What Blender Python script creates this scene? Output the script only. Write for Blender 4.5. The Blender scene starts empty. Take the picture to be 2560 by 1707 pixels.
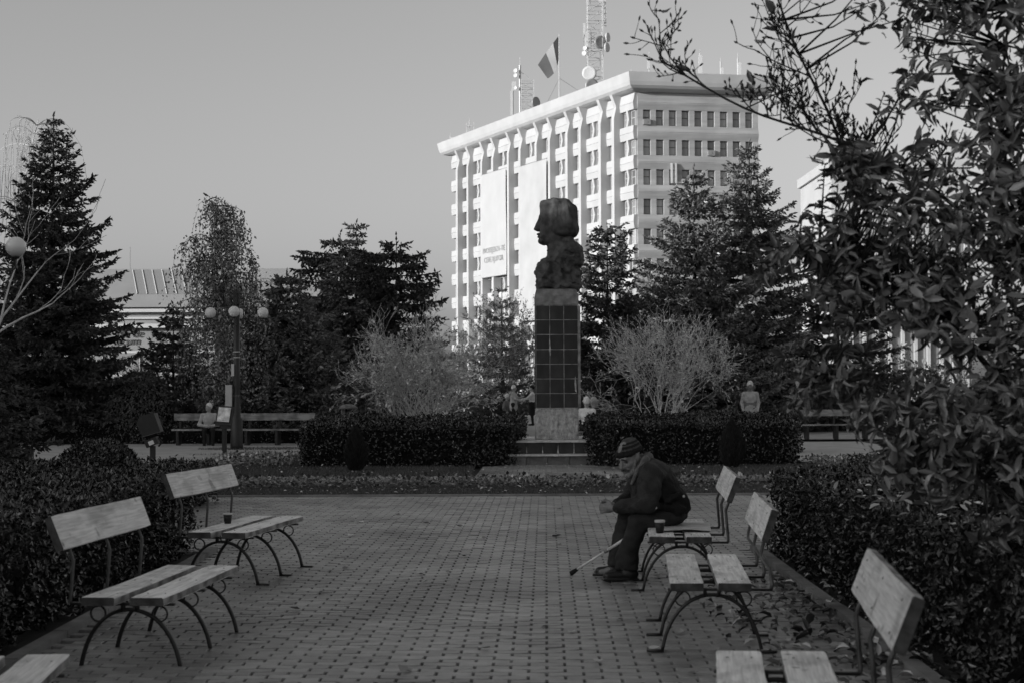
import bpy, math, random
import numpy as np
from mathutils import Matrix, Vector

# ------------------------------------------------------------------ camera, sky, sun, exposure
scene = bpy.context.scene
C = scene.collection
R = math.radians
F_PX, H_EYE, HORIZON = 4000.0, 1.58, 950.0          # focal length and horizon in pixels of the 2560 wide picture

cam_data = bpy.data.cameras.new('camera')
cam = bpy.data.objects.new('camera', cam_data)
C.objects.link(cam)
cam_data.sensor_width = 36.0
cam_data.lens = 36.0 * F_PX / 2560.0
cam_data.clip_start = 0.1
cam_data.clip_end = 6000
cam.location = (0, 0, H_EYE)
cam.rotation_euler = (R(90) + math.atan((HORIZON - 853.5) / F_PX), R(0.25), 0)
cam_data.dof.use_dof = True
cam_data.dof.focus_distance = 24.0
cam_data.dof.aperture_fstop = 5.0
scene.camera = cam

SUN_H = Vector((-0.86, -0.51)).normalized()           # horizontal direction towards the sun: left, a little behind the camera
SUN_EL = R(10)
world = bpy.data.worlds.new('World')
scene.world = world
world.use_nodes = True
nt = world.node_tree
nt.nodes.clear()
wo = nt.nodes.new('ShaderNodeOutputWorld')
bg = nt.nodes.new('ShaderNodeBackground')
sky = nt.nodes.new('ShaderNodeTexSky')
sky.sky_type = 'NISHITA'
sky.sun_disc = False
sky.sun_elevation = SUN_EL
sky.sun_rotation = math.atan2(SUN_H.x, SUN_H.y)
sky.air_density = 1.35
sky.dust_density = 1.9
bw = nt.nodes.new('ShaderNodeRGBToBW')                # the photograph is black and white
nt.links.new(sky.outputs[0], bw.inputs[0])
nt.links.new(bw.outputs[0], bg.inputs[0])
bg.inputs[1].default_value = 0.15
nt.links.new(bg.outputs[0], wo.inputs[0])

sl = bpy.data.lights.new('sun', 'SUN')
sl.energy = 4.0
sl.angle = R(0.55)
sun = bpy.data.objects.new('sun', sl)
C.objects.link(sun)
sdir = Vector((SUN_H.x * math.cos(SUN_EL), SUN_H.y * math.cos(SUN_EL), math.sin(SUN_EL)))
sun.rotation_euler = sdir.to_track_quat('Z', 'Y').to_euler()
sun.location = (-30, -10, 40)

vs = scene.view_settings
vs.view_transform = 'Standard'
vs.look = 'None'
vs.gamma = 1.0
vs.use_curve_mapping = False
vs.exposure = 0.12
scene.cycles.max_bounces = 5
scene.cycles.diffuse_bounces = 3
scene.cycles.glossy_bounces = 2
scene.cycles.transmission_bounces = 3
scene.cycles.transparent_max_bounces = 4

# ------------------------------------------------------------------ helpers
def gz(Y):                                            # the park falls away gently beyond the paved walk
    return -0.007 * min(max(0.0, Y - 24.0), 90.0)

def at(x, y, Y):                                      # a point seen at picture position (x, y), Y metres away
    return Vector(((x - 1280) / F_PX * Y, Y, H_EYE + (HORIZON - y) / F_PX * Y))

def tag(o, label=None, cat=None, group=None, kind=None):
    if label: o['label'] = label
    if cat: o['category'] = cat
    if group: o['group'] = group
    if kind: o['kind'] = kind
    return o

def empty(name, loc=(0, 0, 0), rz=0.0, parent=None):
    o = bpy.data.objects.new(name, None)
    C.objects.link(o)
    o.empty_display_size = 0.1
    o.location = loc
    o.rotation_euler = (0, 0, rz)
    o.parent = parent
    return o

def link(name, me, parent=None, loc=None, rot=None, matrix=None):
    o = bpy.data.objects.new(name, me)
    C.objects.link(o)
    o.parent = parent
    if matrix is not None: o.matrix_local = matrix
    if loc is not None: o.location = loc
    if rot is not None: o.rotation_euler = rot
    return o

def copy_tree(o, parent=None):
    c = o.copy()
    C.objects.link(c)
    c.parent = parent
    for ch in list(o.children):
        copy_tree(ch, c)
    return c

def mesh_np(name, V, F, mats=(), smooth=False, mi=None):
    V = np.asarray(V, np.float32)
    F = np.asarray(F, np.int32)
    m = bpy.data.meshes.new(name)
    m.vertices.add(len(V))
    m.vertices.foreach_set('co', V.ravel())
    n, k = F.shape
    m.loops.add(n * k)
    m.loops.foreach_set('vertex_index', F.ravel())
    m.polygons.add(n)
    m.polygons.foreach_set('loop_start', np.arange(0, n * k, k, dtype=np.int32))
    m.polygons.foreach_set('loop_total', np.full(n, k, np.int32))
    for x in mats: m.materials.append(x)
    if mi is not None: m.polygons.foreach_set('material_index', np.asarray(mi, np.int32))
    m.polygons.foreach_set('use_smooth', np.full(n, smooth))
    m.update(calc_edges=True)
    return m

class MB:
    """collects boxes, bars, tubes and lathes into one mesh"""
    def __init__(s): s.v, s.f = [], []
    def add(s, vs_, fs):
        b = len(s.v)
        s.v += [tuple(p) for p in vs_]
        s.f += [tuple(b + i for i in f) for f in fs]
    def box(s, c, d, M=None):
        x, y, z = d[0] / 2, d[1] / 2, d[2] / 2
        p = [Vector((i * x, j * y, k * z)) for k in (-1, 1) for j in (-1, 1) for i in (-1, 1)]
        if M is not None: p = [M @ q for q in p]
        c = Vector(c)
        s.add([q + c for q in p], [(0, 2, 3, 1), (4, 5, 7, 6), (0, 1, 5, 4), (2, 6, 7, 3), (0, 4, 6, 2), (1, 3, 7, 5)])
    def prism(s, poly, d0, d1, fn):
        """poly in 2D swept from d0 to d1; fn(a, b, d) -> xyz"""
        n = len(poly)
        vs_ = [fn(a, b, d0) for a, b in poly] + [fn(a, b, d1) for a, b in poly]
        s.add(vs_, [tuple(range(n - 1, -1, -1)), tuple(range(n, 2 * n))] + [(i, (i + 1) % n, n + (i + 1) % n, n + i) for i in range(n)])
    def tube(s, pts, r, n=6, flat=1.0, closed=False):
        pts = [Vector(p) for p in pts]
        m = len(pts)
        rr = r if hasattr(r, '__len__') else [r] * m
        vs_, prev = [], None
        for i, p in enumerate(pts):
            if closed: t = pts[(i + 1) % m] - pts[i - 1]
            else: t = pts[min(i + 1, m - 1)] - pts[max(i - 1, 0)]
            t = t.normalized() if t.length > 1e-9 else Vector((0, 0, 1))
            if prev is None:
                a = Vector((0, 1, 0)) if abs(t.y) < 0.9 else Vector((1, 0, 0))
            else: a = prev
            u = (a - t * a.dot(t)).normalized()
            w = t.cross(u)
            prev = u
            for k in range(n):
                th = 2 * math.pi * (k + 0.5) / n
                vs_.append(p + u * (math.cos(th) * rr[i] * flat) + w * (math.sin(th) * rr[i]))
        fs = []
        for i in range(m if closed else m - 1):
            j = (i + 1) % m
            for k in range(n):
                fs.append((i * n + k, i * n + (k + 1) % n, j * n + (k + 1) % n, j * n + k))
        if not closed:
            fs.append(tuple(range(n - 1, -1, -1)))
            fs.append(tuple((m - 1) * n + k for k in range(n)))
        s.add(vs_, fs)
    def lathe(s, prof, n=16, c=(0, 0, 0), M=None):
        c = Vector(c)
        vs_ = []
        for r, z in prof:
            for k in range(n):
                p = Vector((r * math.cos(2 * math.pi * k / n), r * math.sin(2 * math.pi * k / n), z))
                vs_.append((M @ p if M is not None else p) + c)
        fs = []
        for i in range(len(prof) - 1):
            for k in range(n):
                fs.append((i * n + k, i * n + (k + 1) % n, (i + 1) * n + (k + 1) % n, (i + 1) * n + k))
        fs.append(tuple(range(n - 1, -1, -1)))
        fs.append(tuple((len(prof) - 1) * n + k for k in range(n)))
        s.add(vs_, fs)
    def mesh(s, name, mt=None, smooth=False):
        m = bpy.data.meshes.new(name)
        m.from_pydata(s.v, [], s.f)
        if mt: m.materials.append(mt)
        if smooth:
            m.polygons.foreach_set('use_smooth', [True] * len(m.polygons))
        m.update()
        return m
    def build(s, name, mt=None, parent=None, smooth=False, **k):
        return link(name, s.mesh(name, mt, smooth), parent, **k)

def bezier(p0, p1, p2, p3, n=8):
    out = []
    for i in range(n + 1):
        t = i / n
        out.append(p0 * (1 - t) ** 3 + p1 * 3 * t * (1 - t) ** 2 + p2 * 3 * t * t * (1 - t) + p3 * t ** 3)
    return out

def smooth_path(pts, n=4):
    """Catmull-Rom through points"""
    P = [Vector(p) for p in pts]
    out = []
    for i in range(len(P) - 1):
        a, b, c, d = P[max(i - 1, 0)], P[i], P[i + 1], P[min(i + 2, len(P) - 1)]
        for k in range(n):
            t = k / n
            out.append(0.5 * ((2 * b) + (c - a) * t + (2 * a - 5 * b + 4 * c - d) * t * t + (3 * b - a - 3 * c + d) * t ** 3))
    out.append(P[-1])
    return out

# ------------------------------------------------------------------ materials (grey: the photograph is black and white)
def mat(name, c, rough=0.75, var=0.0, vscale=4.0, bump=0.0, bscale=60.0, island=0.0, spec=0.35, metal=0.0, stretch=None,
        stain=0.0, sscale=1.2, world_coords=False, objrand=0.0, detail=4.0):
    m = bpy.data.materials.new(name)
    m.use_nodes = True
    t = m.node_tree
    N, L = t.nodes, t.links
    b = N['Principled BSDF']
    b.inputs['Roughness'].default_value = rough
    b.inputs['Specular IOR Level'].default_value = spec
    b.inputs['Metallic'].default_value = metal
    tc = N.new('ShaderNodeTexCoord')
    if world_coords:
        g = N.new('ShaderNodeNewGeometry'); co = g.outputs['Position']
    else:
        co = tc.outputs['Object']
    if stretch:
        mp = N.new('ShaderNodeMapping'); mp.inputs['Scale'].default_value = stretch
        L.new(co, mp.inputs[0])
        oi = N.new('ShaderNodeObjectInfo')
        vm = N.new('ShaderNodeVectorMath'); vm.operation = 'SCALE'
        L.new(oi.outputs['Location'], vm.inputs[0]); vm.inputs['Scale'].default_value = 3.7
        L.new(vm.outputs[0], mp.inputs['Location'])
        cos_ = mp.outputs[0]
    else: cos_ = co
    val = N.new('ShaderNodeValue'); val.outputs[0].default_value = c
    cur = val.outputs[0]
    def mul(a, bsock):
        k = N.new('ShaderNodeMath'); k.operation = 'MULTIPLY'
        L.new(a, k.inputs[0]); L.new(bsock, k.inputs[1]); return k.outputs[0]
    def rng_(sock, lo, hi, f0=0.0, f1=1.0):
        k = N.new('ShaderNodeMapRange'); L.new(sock, k.inputs[0])
        k.inputs[1].default_value = f0; k.inputs[2].default_value = f1
        k.inputs[3].default_value = lo; k.inputs[4].default_value = hi
        return k.outputs[0]
    def noise(sc, d=detail, sock=None):
        k = N.new('ShaderNodeTexNoise'); k.inputs['Scale'].default_value = sc; k.inputs['Detail'].default_value = d
        L.new(sock or cos_, k.inputs['Vector']); return k.outputs[0]
    if var: cur = mul(cur, rng_(noise(vscale), 1 - var, 1 + var, 0.3, 0.7))
    if stain: cur = mul(cur, rng_(noise(sscale, 5.0, co), 1 - stain, 1.0, 0.36, 0.56))
    if island:
        g = N.new('ShaderNodeNewGeometry')
        cur = mul(cur, rng_(g.outputs['Random Per Island'], 1 - island, 1 + island))
    if objrand:
        oi = N.new('ShaderNodeObjectInfo')
        cur = mul(cur, rng_(oi.outputs['Random'], 1 - objrand, 1 + objrand))
    L.new(cur, b.inputs['Base Color'])
    if bump:
        bn = N.new('ShaderNodeBump'); bn.inputs['Strength'].default_value = bump; bn.inputs['Distance'].default_value = 0.02
        L.new(noise(bscale), bn.inputs['Height']); L.new(bn.outputs[0], b.inputs['Normal'])
    return m

M = {}
M['soil'] = mat('soil', 0.022, 0.95, var=0.4, vscale=3, bump=0.6, bscale=12, world_coords=True)
M['paver'] = mat('paver_concrete', 0.30, 0.40, spec=0.5, var=0.16, vscale=9, bump=0.25, bscale=90, island=0.24, stain=0.5, sscale=0.7, world_coords=True)
M['paver_single'] = mat('paver_concrete_single', 0.30, 0.40, spec=0.5, var=0.16, vscale=9, bump=0.25, bscale=90, objrand=0.24, stain=0.5, sscale=0.7, world_coords=True)
M['path'] = mat('path_concrete', 0.42, 0.85, var=0.18, vscale=2, bump=0.2, bscale=30, world_coords=True)
M['kerb'] = mat('kerb_concrete', 0.25, 0.85, var=0.25, vscale=5, bump=0.3, bscale=60, stain=0.4, world_coords=True)
M['wood'] = mat('worn_painted_wood', 0.82, 0.55, var=0.30, vscale=4.5, bump=0.35, bscale=9, stretch=(9, 1.0, 9), stain=0.5, sscale=6.5, detail=7.0, objrand=0.10)
M['wood_dark'] = mat('grey_park_wood', 0.34, 0.8, var=0.3, vscale=2.5, bump=0.3, bscale=9, stretch=(1.2, 9, 9), stain=0.5, sscale=3)
M['iron'] = mat('black_iron', 0.018, 0.42, var=0.3, vscale=20, bump=0.15, bscale=120, spec=0.5)
M['rod'] = mat('worn_iron_rod', 0.05, 0.38, var=0.5, vscale=15, spec=0.6)
M['hedge'] = mat('hedge_leaf', 0.016, 0.27, island=0.7, spec=0.75)
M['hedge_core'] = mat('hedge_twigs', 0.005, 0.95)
M['thuja'] = mat('thuja_spray', 0.025, 0.55, island=0.5)
M['needle'] = mat('spruce_needle', 0.09, 0.42, island=0.6, spec=0.6)
M['needle_blue'] = mat('blue_spruce_needle', 0.18, 0.42, island=0.6, spec=0.6)
M['needle_dark'] = mat('dark_conifer_needle', 0.07, 0.45, island=0.6, spec=0.5)
M['bark'] = mat('dark_bark', 0.035, 0.9, var=0.4, vscale=6, bump=0.6, bscale=15)
M['bark_pale'] = mat('pale_bark', 0.55, 0.8, var=0.3, vscale=6, bump=0.3, bscale=20)
M['birch_bark'] = mat('birch_bark', 0.75, 0.7, var=0.2, vscale=5, stretch=(1, 1, 4), stain=0.9, sscale=4.5)
M['leaf'] = mat('birch_leaf', 0.22, 0.35, island=0.75, spec=0.6)
M['leaf_pale'] = mat('pale_dry_leaf', 0.46, 0.55, island=0.5, spec=0.3)
M['mag_leaf'] = mat('magnolia_leaf', 0.15, 0.28, island=0.85, spec=0.7)
M['mag_leaf_single'] = mat('magnolia_leaf_single', 0.15, 0.28, objrand=0.85, spec=0.7)
M['twig'] = mat('dark_twig', 0.03, 0.8, var=0.3, vscale=10)
M['dry_leaf'] = mat('fallen_leaf', 0.42, 0.6, objrand=0.55, var=0.25, vscale=30)
M['litter_dark'] = mat('shadow_toned_leaf', 0.05, 0.45, island=0.6)  # shadow among the drifted leaves, put into their colour
M['litter'] = mat('leaf_litter', 0.42, 0.6, island=0.75)
M['grass'] = mat('grass_blade', 0.09, 0.6, island=0.5)
M['pansy_leaf'] = mat('pansy_leaf', 0.20, 0.45, island=0.6, spec=0.4)
M['petal_dark'] = mat('dark_petal', 0.02, 0.7)
M['petal_white'] = mat('white_petal', 0.6, 0.7, objrand=0.2)
M['concrete'] = mat('white_concrete', 0.47, 0.85, var=0.07, vscale=0.5, bump=0.1, bscale=3, world_coords=True)
M['concrete_grey'] = mat('board_marked_concrete', 0.37, 0.9, var=0.14, vscale=0.8, bump=0.25, bscale=2.5, stretch=(0.25, 0.25, 3), stain=0.15, sscale=0.3)
M['pane'] = mat('window_pane', 0.30, 0.15, objrand=0.35, spec=0.6)
M['pane_light'] = mat('curtained_pane', 0.26, 0.3, objrand=0.55)
M['frame_dark'] = mat('window_frame_dark', 0.10, 0.6)
M['frame_white'] = mat('window_frame_white', 0.5, 0.6)
M['steel_white'] = mat('white_painted_steel', 0.55, 0.5)
M['steel_grey'] = mat('galvanised_steel', 0.30, 0.5, metal=0.3)
M['banner'] = mat('white_banner', 0.46, 0.8, var=0.05, vscale=0.4)
M['banner_net'] = mat('banner_mesh', 0.44, 0.8, var=0.10, vscale=0.3)
M['print_grey'] = mat('grey_print', 0.36, 0.8)
M['print_dark'] = mat('dark_print', 0.06, 0.8)
M['flag_blue'] = mat('flag_dark_cloth', 0.05, 0.8)
M['flag_yellow'] = mat('flag_light_cloth', 0.48, 0.8)
M['flag_red'] = mat('flag_mid_cloth', 0.14, 0.8)
M['granite'] = mat('polished_dark_granite', 0.018, 0.36, var=0.9, vscale=5, objrand=0.45, stretch=(1, 1, 0.35), stain=0.5, sscale=5, spec=0.5)
M['mortar'] = mat('pale_joint_mortar', 0.34, 0.9, var=0.5, vscale=9)
M['lime'] = mat('lime_streak', 0.42, 0.85, var=0.5, vscale=14)
M['rough_stone'] = mat('rough_hewn_stone', 0.42, 0.9, var=0.35, vscale=14, bump=0.8, bscale=30)
M['cap_stone'] = mat('cap_stone', 0.26, 0.85, var=0.3, vscale=9, bump=0.4, bscale=40, stain=0.4, sscale=2.5)
M['slab'] = mat('light_stone_slab', 0.62, 0.8, var=0.3, vscale=5, bump=0.2, bscale=50)
M['block'] = mat('base_stone_block', 0.15, 0.6, var=0.4, vscale=6, bump=0.2, bscale=40, objrand=0.3)
M['bust'] = mat('dark_carved_stone', 0.075, 0.75, var=0.5, vscale=6, bump=0.5, bscale=35, stain=0.45, sscale=5)
M['globe'] = mat('opal_globe', 0.75, 0.25, spec=0.5)
M['tape'] = mat('white_tape', 0.6, 0.7)
M['box_grey'] = mat('grey_box_paint', 0.5, 0.6, var=0.1)
M['paper'] = mat('printed_paper', 0.75, 0.6, var=0.5, vscale=9)
M['roof'] = mat('grey_sheet_roof', 0.28, 0.7, var=0.08, vscale=0.5, world_coords=True)
M['wall_cream'] = mat('pale_plaster', 0.26, 0.85, var=0.1, vscale=0.7, world_coords=True)
M['glass_roof'] = mat('skylight_glass', 0.25, 0.25, spec=0.6)
# clothing and skin
M['skin'] = mat('skin', 0.21, 0.55, var=0.25, vscale=22, bump=0.15, bscale=90)
M['skin_pale'] = mat('skin_pale', 0.34, 0.6)
M['eye_shade'] = mat('brow_moustache_eye_shade', 0.05, 0.8)  # dark hair tone; on the eyes it stands for socket shade
M['beard'] = mat('grey_beard', 0.26, 0.9, var=0.4, vscale=60, bump=0.6, bscale=120)
M['jacket'] = mat('dark_wool_jacket', 0.032, 0.9, var=0.4, vscale=12, bump=0.5, bscale=70)
M['vest'] = mat('black_vest', 0.008, 0.85, var=0.3, vscale=12, bump=0.4, bscale=50)
M['collar'] = mat('grey_lined_collar', 0.13, 0.95, var=0.3, vscale=30, bump=0.5, bscale=110)
M['trousers'] = mat('dark_grey_trousers', 0.028, 0.9, var=0.3, vscale=14, bump=0.3, bscale=60)
M['leather'] = mat('black_shoe_leather', 0.009, 0.4, var=0.3, vscale=14, spec=0.5)
M['cap_black'] = mat('black_knit', 0.010, 0.95, bump=0.6, bscale=130)
M['cap_grey'] = mat('grey_knit', 0.065, 0.95, var=0.3, vscale=40, bump=0.6, bscale=130)
M['cane'] = mat('pale_cane', 0.7, 0.45, var=0.15, vscale=20)
M['rubber'] = mat('black_rubber', 0.012, 0.8)
M['cup_dark'] = mat('dark_paper_cup', 0.012, 0.5, var=0.2)
M['cup_white'] = mat('white_cup_rim', 0.55, 0.5)
M['card'] = mat('worn_cardboard', 0.5, 0.8, var=0.25, vscale=8)
for k_, v_ in dict(cloth_dark=0.018, cloth_grey=0.18, cloth_mid=0.45, cloth_light=0.72, cloth_white=0.8, hair_white=0.75, hair_dark=0.015, hair_fair=0.4).items():
    M[k_] = mat(k_, v_, 0.9, var=0.2, vscale=10, bump=0.2, bscale=40)

def wood_mat(name, base):
    """weathered board: fine grain along y, broad worn patches, a few knots"""
    m = bpy.data.materials.new(name)
    m.use_nodes = True
    N, L = m.node_tree.nodes, m.node_tree.links
    b = N['Principled BSDF']
    b.inputs['Roughness'].default_value = 0.6
    b.inputs['Specular IOR Level'].default_value = 0.35
    tc = N.new('ShaderNodeTexCoord')
    oi = N.new('ShaderNodeObjectInfo')
    ad = N.new('ShaderNodeVectorMath'); ad.operation = 'ADD'
    L.new(tc.outputs['Object'], ad.inputs[0]); L.new(oi.outputs['Location'], ad.inputs[1])
    def noise(scale, stretch, detail=5.0):
        mp = N.new('ShaderNodeMapping'); mp.inputs['Scale'].default_value = stretch
        L.new(ad.outputs[0], mp.inputs[0])
        k = N.new('ShaderNodeTexNoise'); k.inputs['Scale'].default_value = scale; k.inputs['Detail'].default_value = detail
        k.inputs['Distortion'].default_value = 0.4
        L.new(mp.outputs[0], k.inputs['Vector'])
        return k.outputs[0]
    def rg(sock, f0, f1, lo, hi):
        k = N.new('ShaderNodeMapRange'); L.new(sock, k.inputs[0])
        for i_, v_ in enumerate((f0, f1, lo, hi)): k.inputs[i_ + 1].default_value = v_
        return k.outputs[0]
    def mul(a, c):
        k = N.new('ShaderNodeMath'); k.operation = 'MULTIPLY'; L.new(a, k.inputs[0]); L.new(c, k.inputs[1]); return k.outputs[0]
    g = noise(7.0, (11, 0.55, 11), 6.0)
    cur = rg(g, 0.3, 0.7, base * 0.68, base * 1.12)
    cur = mul(cur, rg(noise(3.2, (2.2, 1.0, 2.2), 6.0), 0.34, 0.52, 0.66, 1.0))
    cur = mul(cur, rg(noise(8.0, (1.0, 0.8, 1.0), 3.0), 0.28, 0.38, 0.45, 1.0))
    vo = N.new('ShaderNodeTexVoronoi'); vo.inputs['Scale'].default_value = 5.5
    L.new(ad.outputs[0], vo.inputs['Vector'])
    cur = mul(cur, rg(vo.outputs['Distance'], 0.03, 0.13, 0.3, 1.0))
    cur = mul(cur, rg(oi.outputs['Random'], 0.0, 1.0, 0.85, 1.08))
    L.new(cur, b.inputs['Base Color'])
    bp_ = N.new('ShaderNodeBump'); bp_.inputs['Strength'].default_value = 0.5; bp_.inputs['Distance'].default_value = 0.006
    L.new(g, bp_.inputs['Height']); L.new(bp_.outputs[0], b.inputs['Normal'])
    return m
M['wood'] = wood_mat('weathered_bench_board', 0.90)
M['end_shade'] = mat('shaded_board_end', 0.06, 0.9, var=0.4, vscale=25, bump=0.3, bscale=60)  # shade on the plank ends, painted into the colour
M['edge_shade'] = mat('shaded_board_edge', 0.30, 0.85, var=0.4, vscale=9, stain=0.6, sscale=7)  # dimmer tone painted on the long board sides for shade

# ------------------------------------------------------------------ signed-distance modelling for bodies and carved stone
def vnoise(X, Y, Z, f, seed=0):
    r = np.random.default_rng(seed)
    out = 0
    for i in range(7):
        a = r.normal(size=3); a *= f * (0.6 + 0.9 * r.random()) / np.linalg.norm(a)
        out = out + np.sin(a[0] * X + a[1] * Y + a[2] * Z + r.random() * 6.28 + 1.3 * np.sin(0.63 * (a[1] * X + a[2] * Y - a[0] * Z)))
    return out / 3.5

def sdf_mesh(prims, h, k=0.02, noise=None):
    """prims: dicts with t = cap / ell / box; returns verts, quads, label per quad"""
    def bounds(p):
        if p['t'] == 'cap':
            a, b = np.array(p['a']), np.array(p['b']); r = max(p['ra'], p['rb'])
            return np.minimum(a, b) - r, np.maximum(a, b) + r
        r = np.array(p['r'], float)
        if p.get('R') is not None: e = np.abs(np.array(p['R'])) @ r
        else: e = r
        return np.array(p['c']) - e, np.array(p['c']) + e
    los, his = zip(*[bounds(p) for p in prims if not p.get('sub')])
    pad = 3 * h + (min(noise[0], 0.05) if noise else 0)
    lo, hi = np.min(los, 0) - pad, np.max(his, 0) + pad
    n = np.ceil((hi - lo) / h).astype(int) + 2
    D = np.full(n, 1.0, np.float32)
    Lb = np.zeros(n, np.int16)
    ax = [lo[i] + h * np.arange(n[i]) for i in range(3)]
    for p in prims:
        kk = p.get('k', k)
        a, b = bounds(p)
        m = kk + 3 * h
        i0 = np.clip(np.floor((a - m - lo) / h).astype(int), 0, n)
        i1 = np.clip(np.ceil((b + m - lo) / h).astype(int) + 1, 0, n)
        s = tuple(slice(i0[i], i1[i]) for i in range(3))
        X, Y, Z = ax[0][s[0]][:, None, None], ax[1][s[1]][None, :, None], ax[2][s[2]][None, None, :]
        if p['t'] == 'cap':
            a, b = np.array(p['a'], float), np.array(p['b'], float)
            ab = b - a
            t = ((X - a[0]) * ab[0] + (Y - a[1]) * ab[1] + (Z - a[2]) * ab[2]) / max(ab @ ab, 1e-9)
            t = np.clip(t, 0, 1)
            d = np.sqrt((X - a[0] - t * ab[0]) ** 2 + (Y - a[1] - t * ab[1]) ** 2 + (Z - a[2] - t * ab[2]) ** 2) - (p['ra'] + (p['rb'] - p['ra']) * t)
        else:
            c = p['c']
            x, y, z = X - c[0], Y - c[1], Z - c[2]
            if p.get('R') is not None:
                Q = np.array(p['R']).T
                x, y, z = (Q[i, 0] * x + Q[i, 1] * y + Q[i, 2] * z for i in range(3))
            r = p['r']
            if p['t'] == 'ell':
                q = np.sqrt((x / r[0]) ** 2 + (y / r[1]) ** 2 + (z / r[2]) ** 2)
                q2 = np.sqrt((x / r[0] ** 2) ** 2 + (y / r[1] ** 2) ** 2 + (z / r[2] ** 2) ** 2)
                d = q * (q - 1) / np.maximum(q2, 1e-6)
            else:
                rd = p.get('round', 0.02)
                qx, qy, qz = np.abs(x) - r[0] + rd, np.abs(y) - r[1] + rd, np.abs(z) - r[2] + rd
                d = np.sqrt(np.maximum(qx, 0) ** 2 + np.maximum(qy, 0) ** 2 + np.maximum(qz, 0) ** 2) + np.minimum(np.maximum(np.maximum(qx, qy), qz), 0) - rd
        A = D[s]
        if p.get('sub'):
            hh = np.clip(0.5 - 0.5 * (A + d) / kk, 0, 1)
            D[s] = A * (1 - hh) - d * hh + kk * hh * (1 - hh)
            if 'lab' in p: Lb[s] = np.where(-d > A - kk * 0.3, p['lab'], Lb[s])
        else:
            hh = np.clip(0.5 + 0.5 * (A - d) / kk, 0, 1)
            Lb[s] = np.where(d < A, p.get('lab', 0), Lb[s])
            D[s] = A * (1 - hh) + d * hh - kk * hh * (1 - hh)
    if noise:
        D = D + noise[0] * noise[1](ax[0][:, None, None], ax[1][None, :, None], ax[2][None, None, :]).astype(np.float32)
    D[0], D[-1], D[:, 0], D[:, -1], D[:, :, 0], D[:, :, -1] = (1.0,) * 6
    S = D < 0
    cnt = sum(S[i:n[0] - 1 + i, j:n[1] - 1 + j, l:n[2] - 1 + l].astype(np.int8) for i in (0, 1) for j in (0, 1) for l in (0, 1))
    act = (cnt > 0) & (cnt < 8)
    idx = np.full(act.shape, -1, np.int64)
    ci = np.argwhere(act)
    idx[act] = np.arange(len(ci))
    acc = np.zeros((len(ci), 3)); num = np.zeros(len(ci))
    corners = [(i, j, l) for i in (0, 1) for j in (0, 1) for l in (0, 1)]
    vals = {c: D[ci[:, 0] + c[0], ci[:, 1] + c[1], ci[:, 2] + c[2]] for c in corners}
    for c in corners:
        for axis in range(3):
            if c[axis] == 0:
                e = list(c); e[axis] = 1; e = tuple(e)
                va, vb = vals[c], vals[e]
                x = (va < 0) != (vb < 0)
                t = np.where(x, va / np.where(x, va - vb, 1), 0)
                pt = np.tile(np.array(c, float), (len(ci), 1)); pt[:, axis] += t
                acc += pt * x[:, None]; num += x
    V = lo + h * (ci + acc / np.maximum(num, 1)[:, None])
    quads = []
    for axis in range(3):
        sh = [slice(None)] * 3; sh2 = [slice(None)] * 3
        sh[axis] = slice(0, -1); sh2[axis] = slice(1, None)
        x = S[tuple(sh)] != S[tuple(sh2)]
        e = np.argwhere(x)
        o = [i for i in range(3) if i != axis]
        e = e[(e[:, o[0]] > 0) & (e[:, o[1]] > 0)]
        if not len(e): continue
        def cell(d0, d1):
            q = e.copy(); q[:, o[0]] += d0; q[:, o[1]] += d1
            return idx[q[:, 0], q[:, 1], q[:, 2]]
        q = np.stack([cell(-1, -1), cell(0, -1), cell(0, 0), cell(-1, 0)], 1)
        ins = S[e[:, 0], e[:, 1], e[:, 2]]
        flip = ins if axis != 1 else ~ins
        q[~flip] = q[~flip][:, ::-1]
        quads.append(q)
    Q = np.concatenate(quads)
    Q = Q[(Q >= 0).all(1)]
    fc = V[Q].mean(1)
    gi = np.clip(np.round((fc - lo) / h).astype(int), 0, n - 1)
    return V, Q, Lb[gi[:, 0], gi[:, 1], gi[:, 2]]

def sdf_obj(name, prims, h, mats, parent=None, k=0.02, noise=None, **kw):
    V, Q, lab = sdf_mesh(prims, h, k, noise)
    return link(name, mesh_np(name, V, Q, mats, True, np.minimum(lab, len(mats) - 1)), parent, **kw)

def cap(a, b, ra, rb=None, lab=0, **k): return dict(t='cap', a=a, b=b, ra=ra, rb=ra if rb is None else rb, lab=lab, **k)
def ell(c, r, lab=0, R=None, **k): return dict(t='ell', c=c, r=r, lab=lab, R=R, **k)
def sbox(c, r, lab=0, R=None, **k): return dict(t='box', c=c, r=r, lab=lab, R=R, **k)

# ------------------------------------------------------------------ scattered leaf geometry
def frames(d, up):
    d = d / np.linalg.norm(d, axis=1, keepdims=True)
    y = np.cross(up, d)
    y /= np.maximum(np.linalg.norm(y, axis=1, keepdims=True), 1e-6)
    z = np.cross(d, y)
    return np.stack([d, y, z], 2)

def scatter(tv, tf, pos, rot, scl):
    tv = np.asarray(tv, float); tf = np.asarray(tf)
    pos = np.asarray(pos); n = len(pos)
    scl = np.asarray(scl, float)
    if scl.ndim == 1: scl = np.repeat(scl[:, None], 3, 1)
    L_ = tv[None] * scl[:, None, :]
    V = np.einsum('nij,nkj->nki', rot, L_) + pos[:, None, :]
    Fc = tf[None] + (np.arange(n) * len(tv))[:, None, None]
    return V.reshape(-1, 3), Fc.reshape(-1, tf.shape[1])

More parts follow.
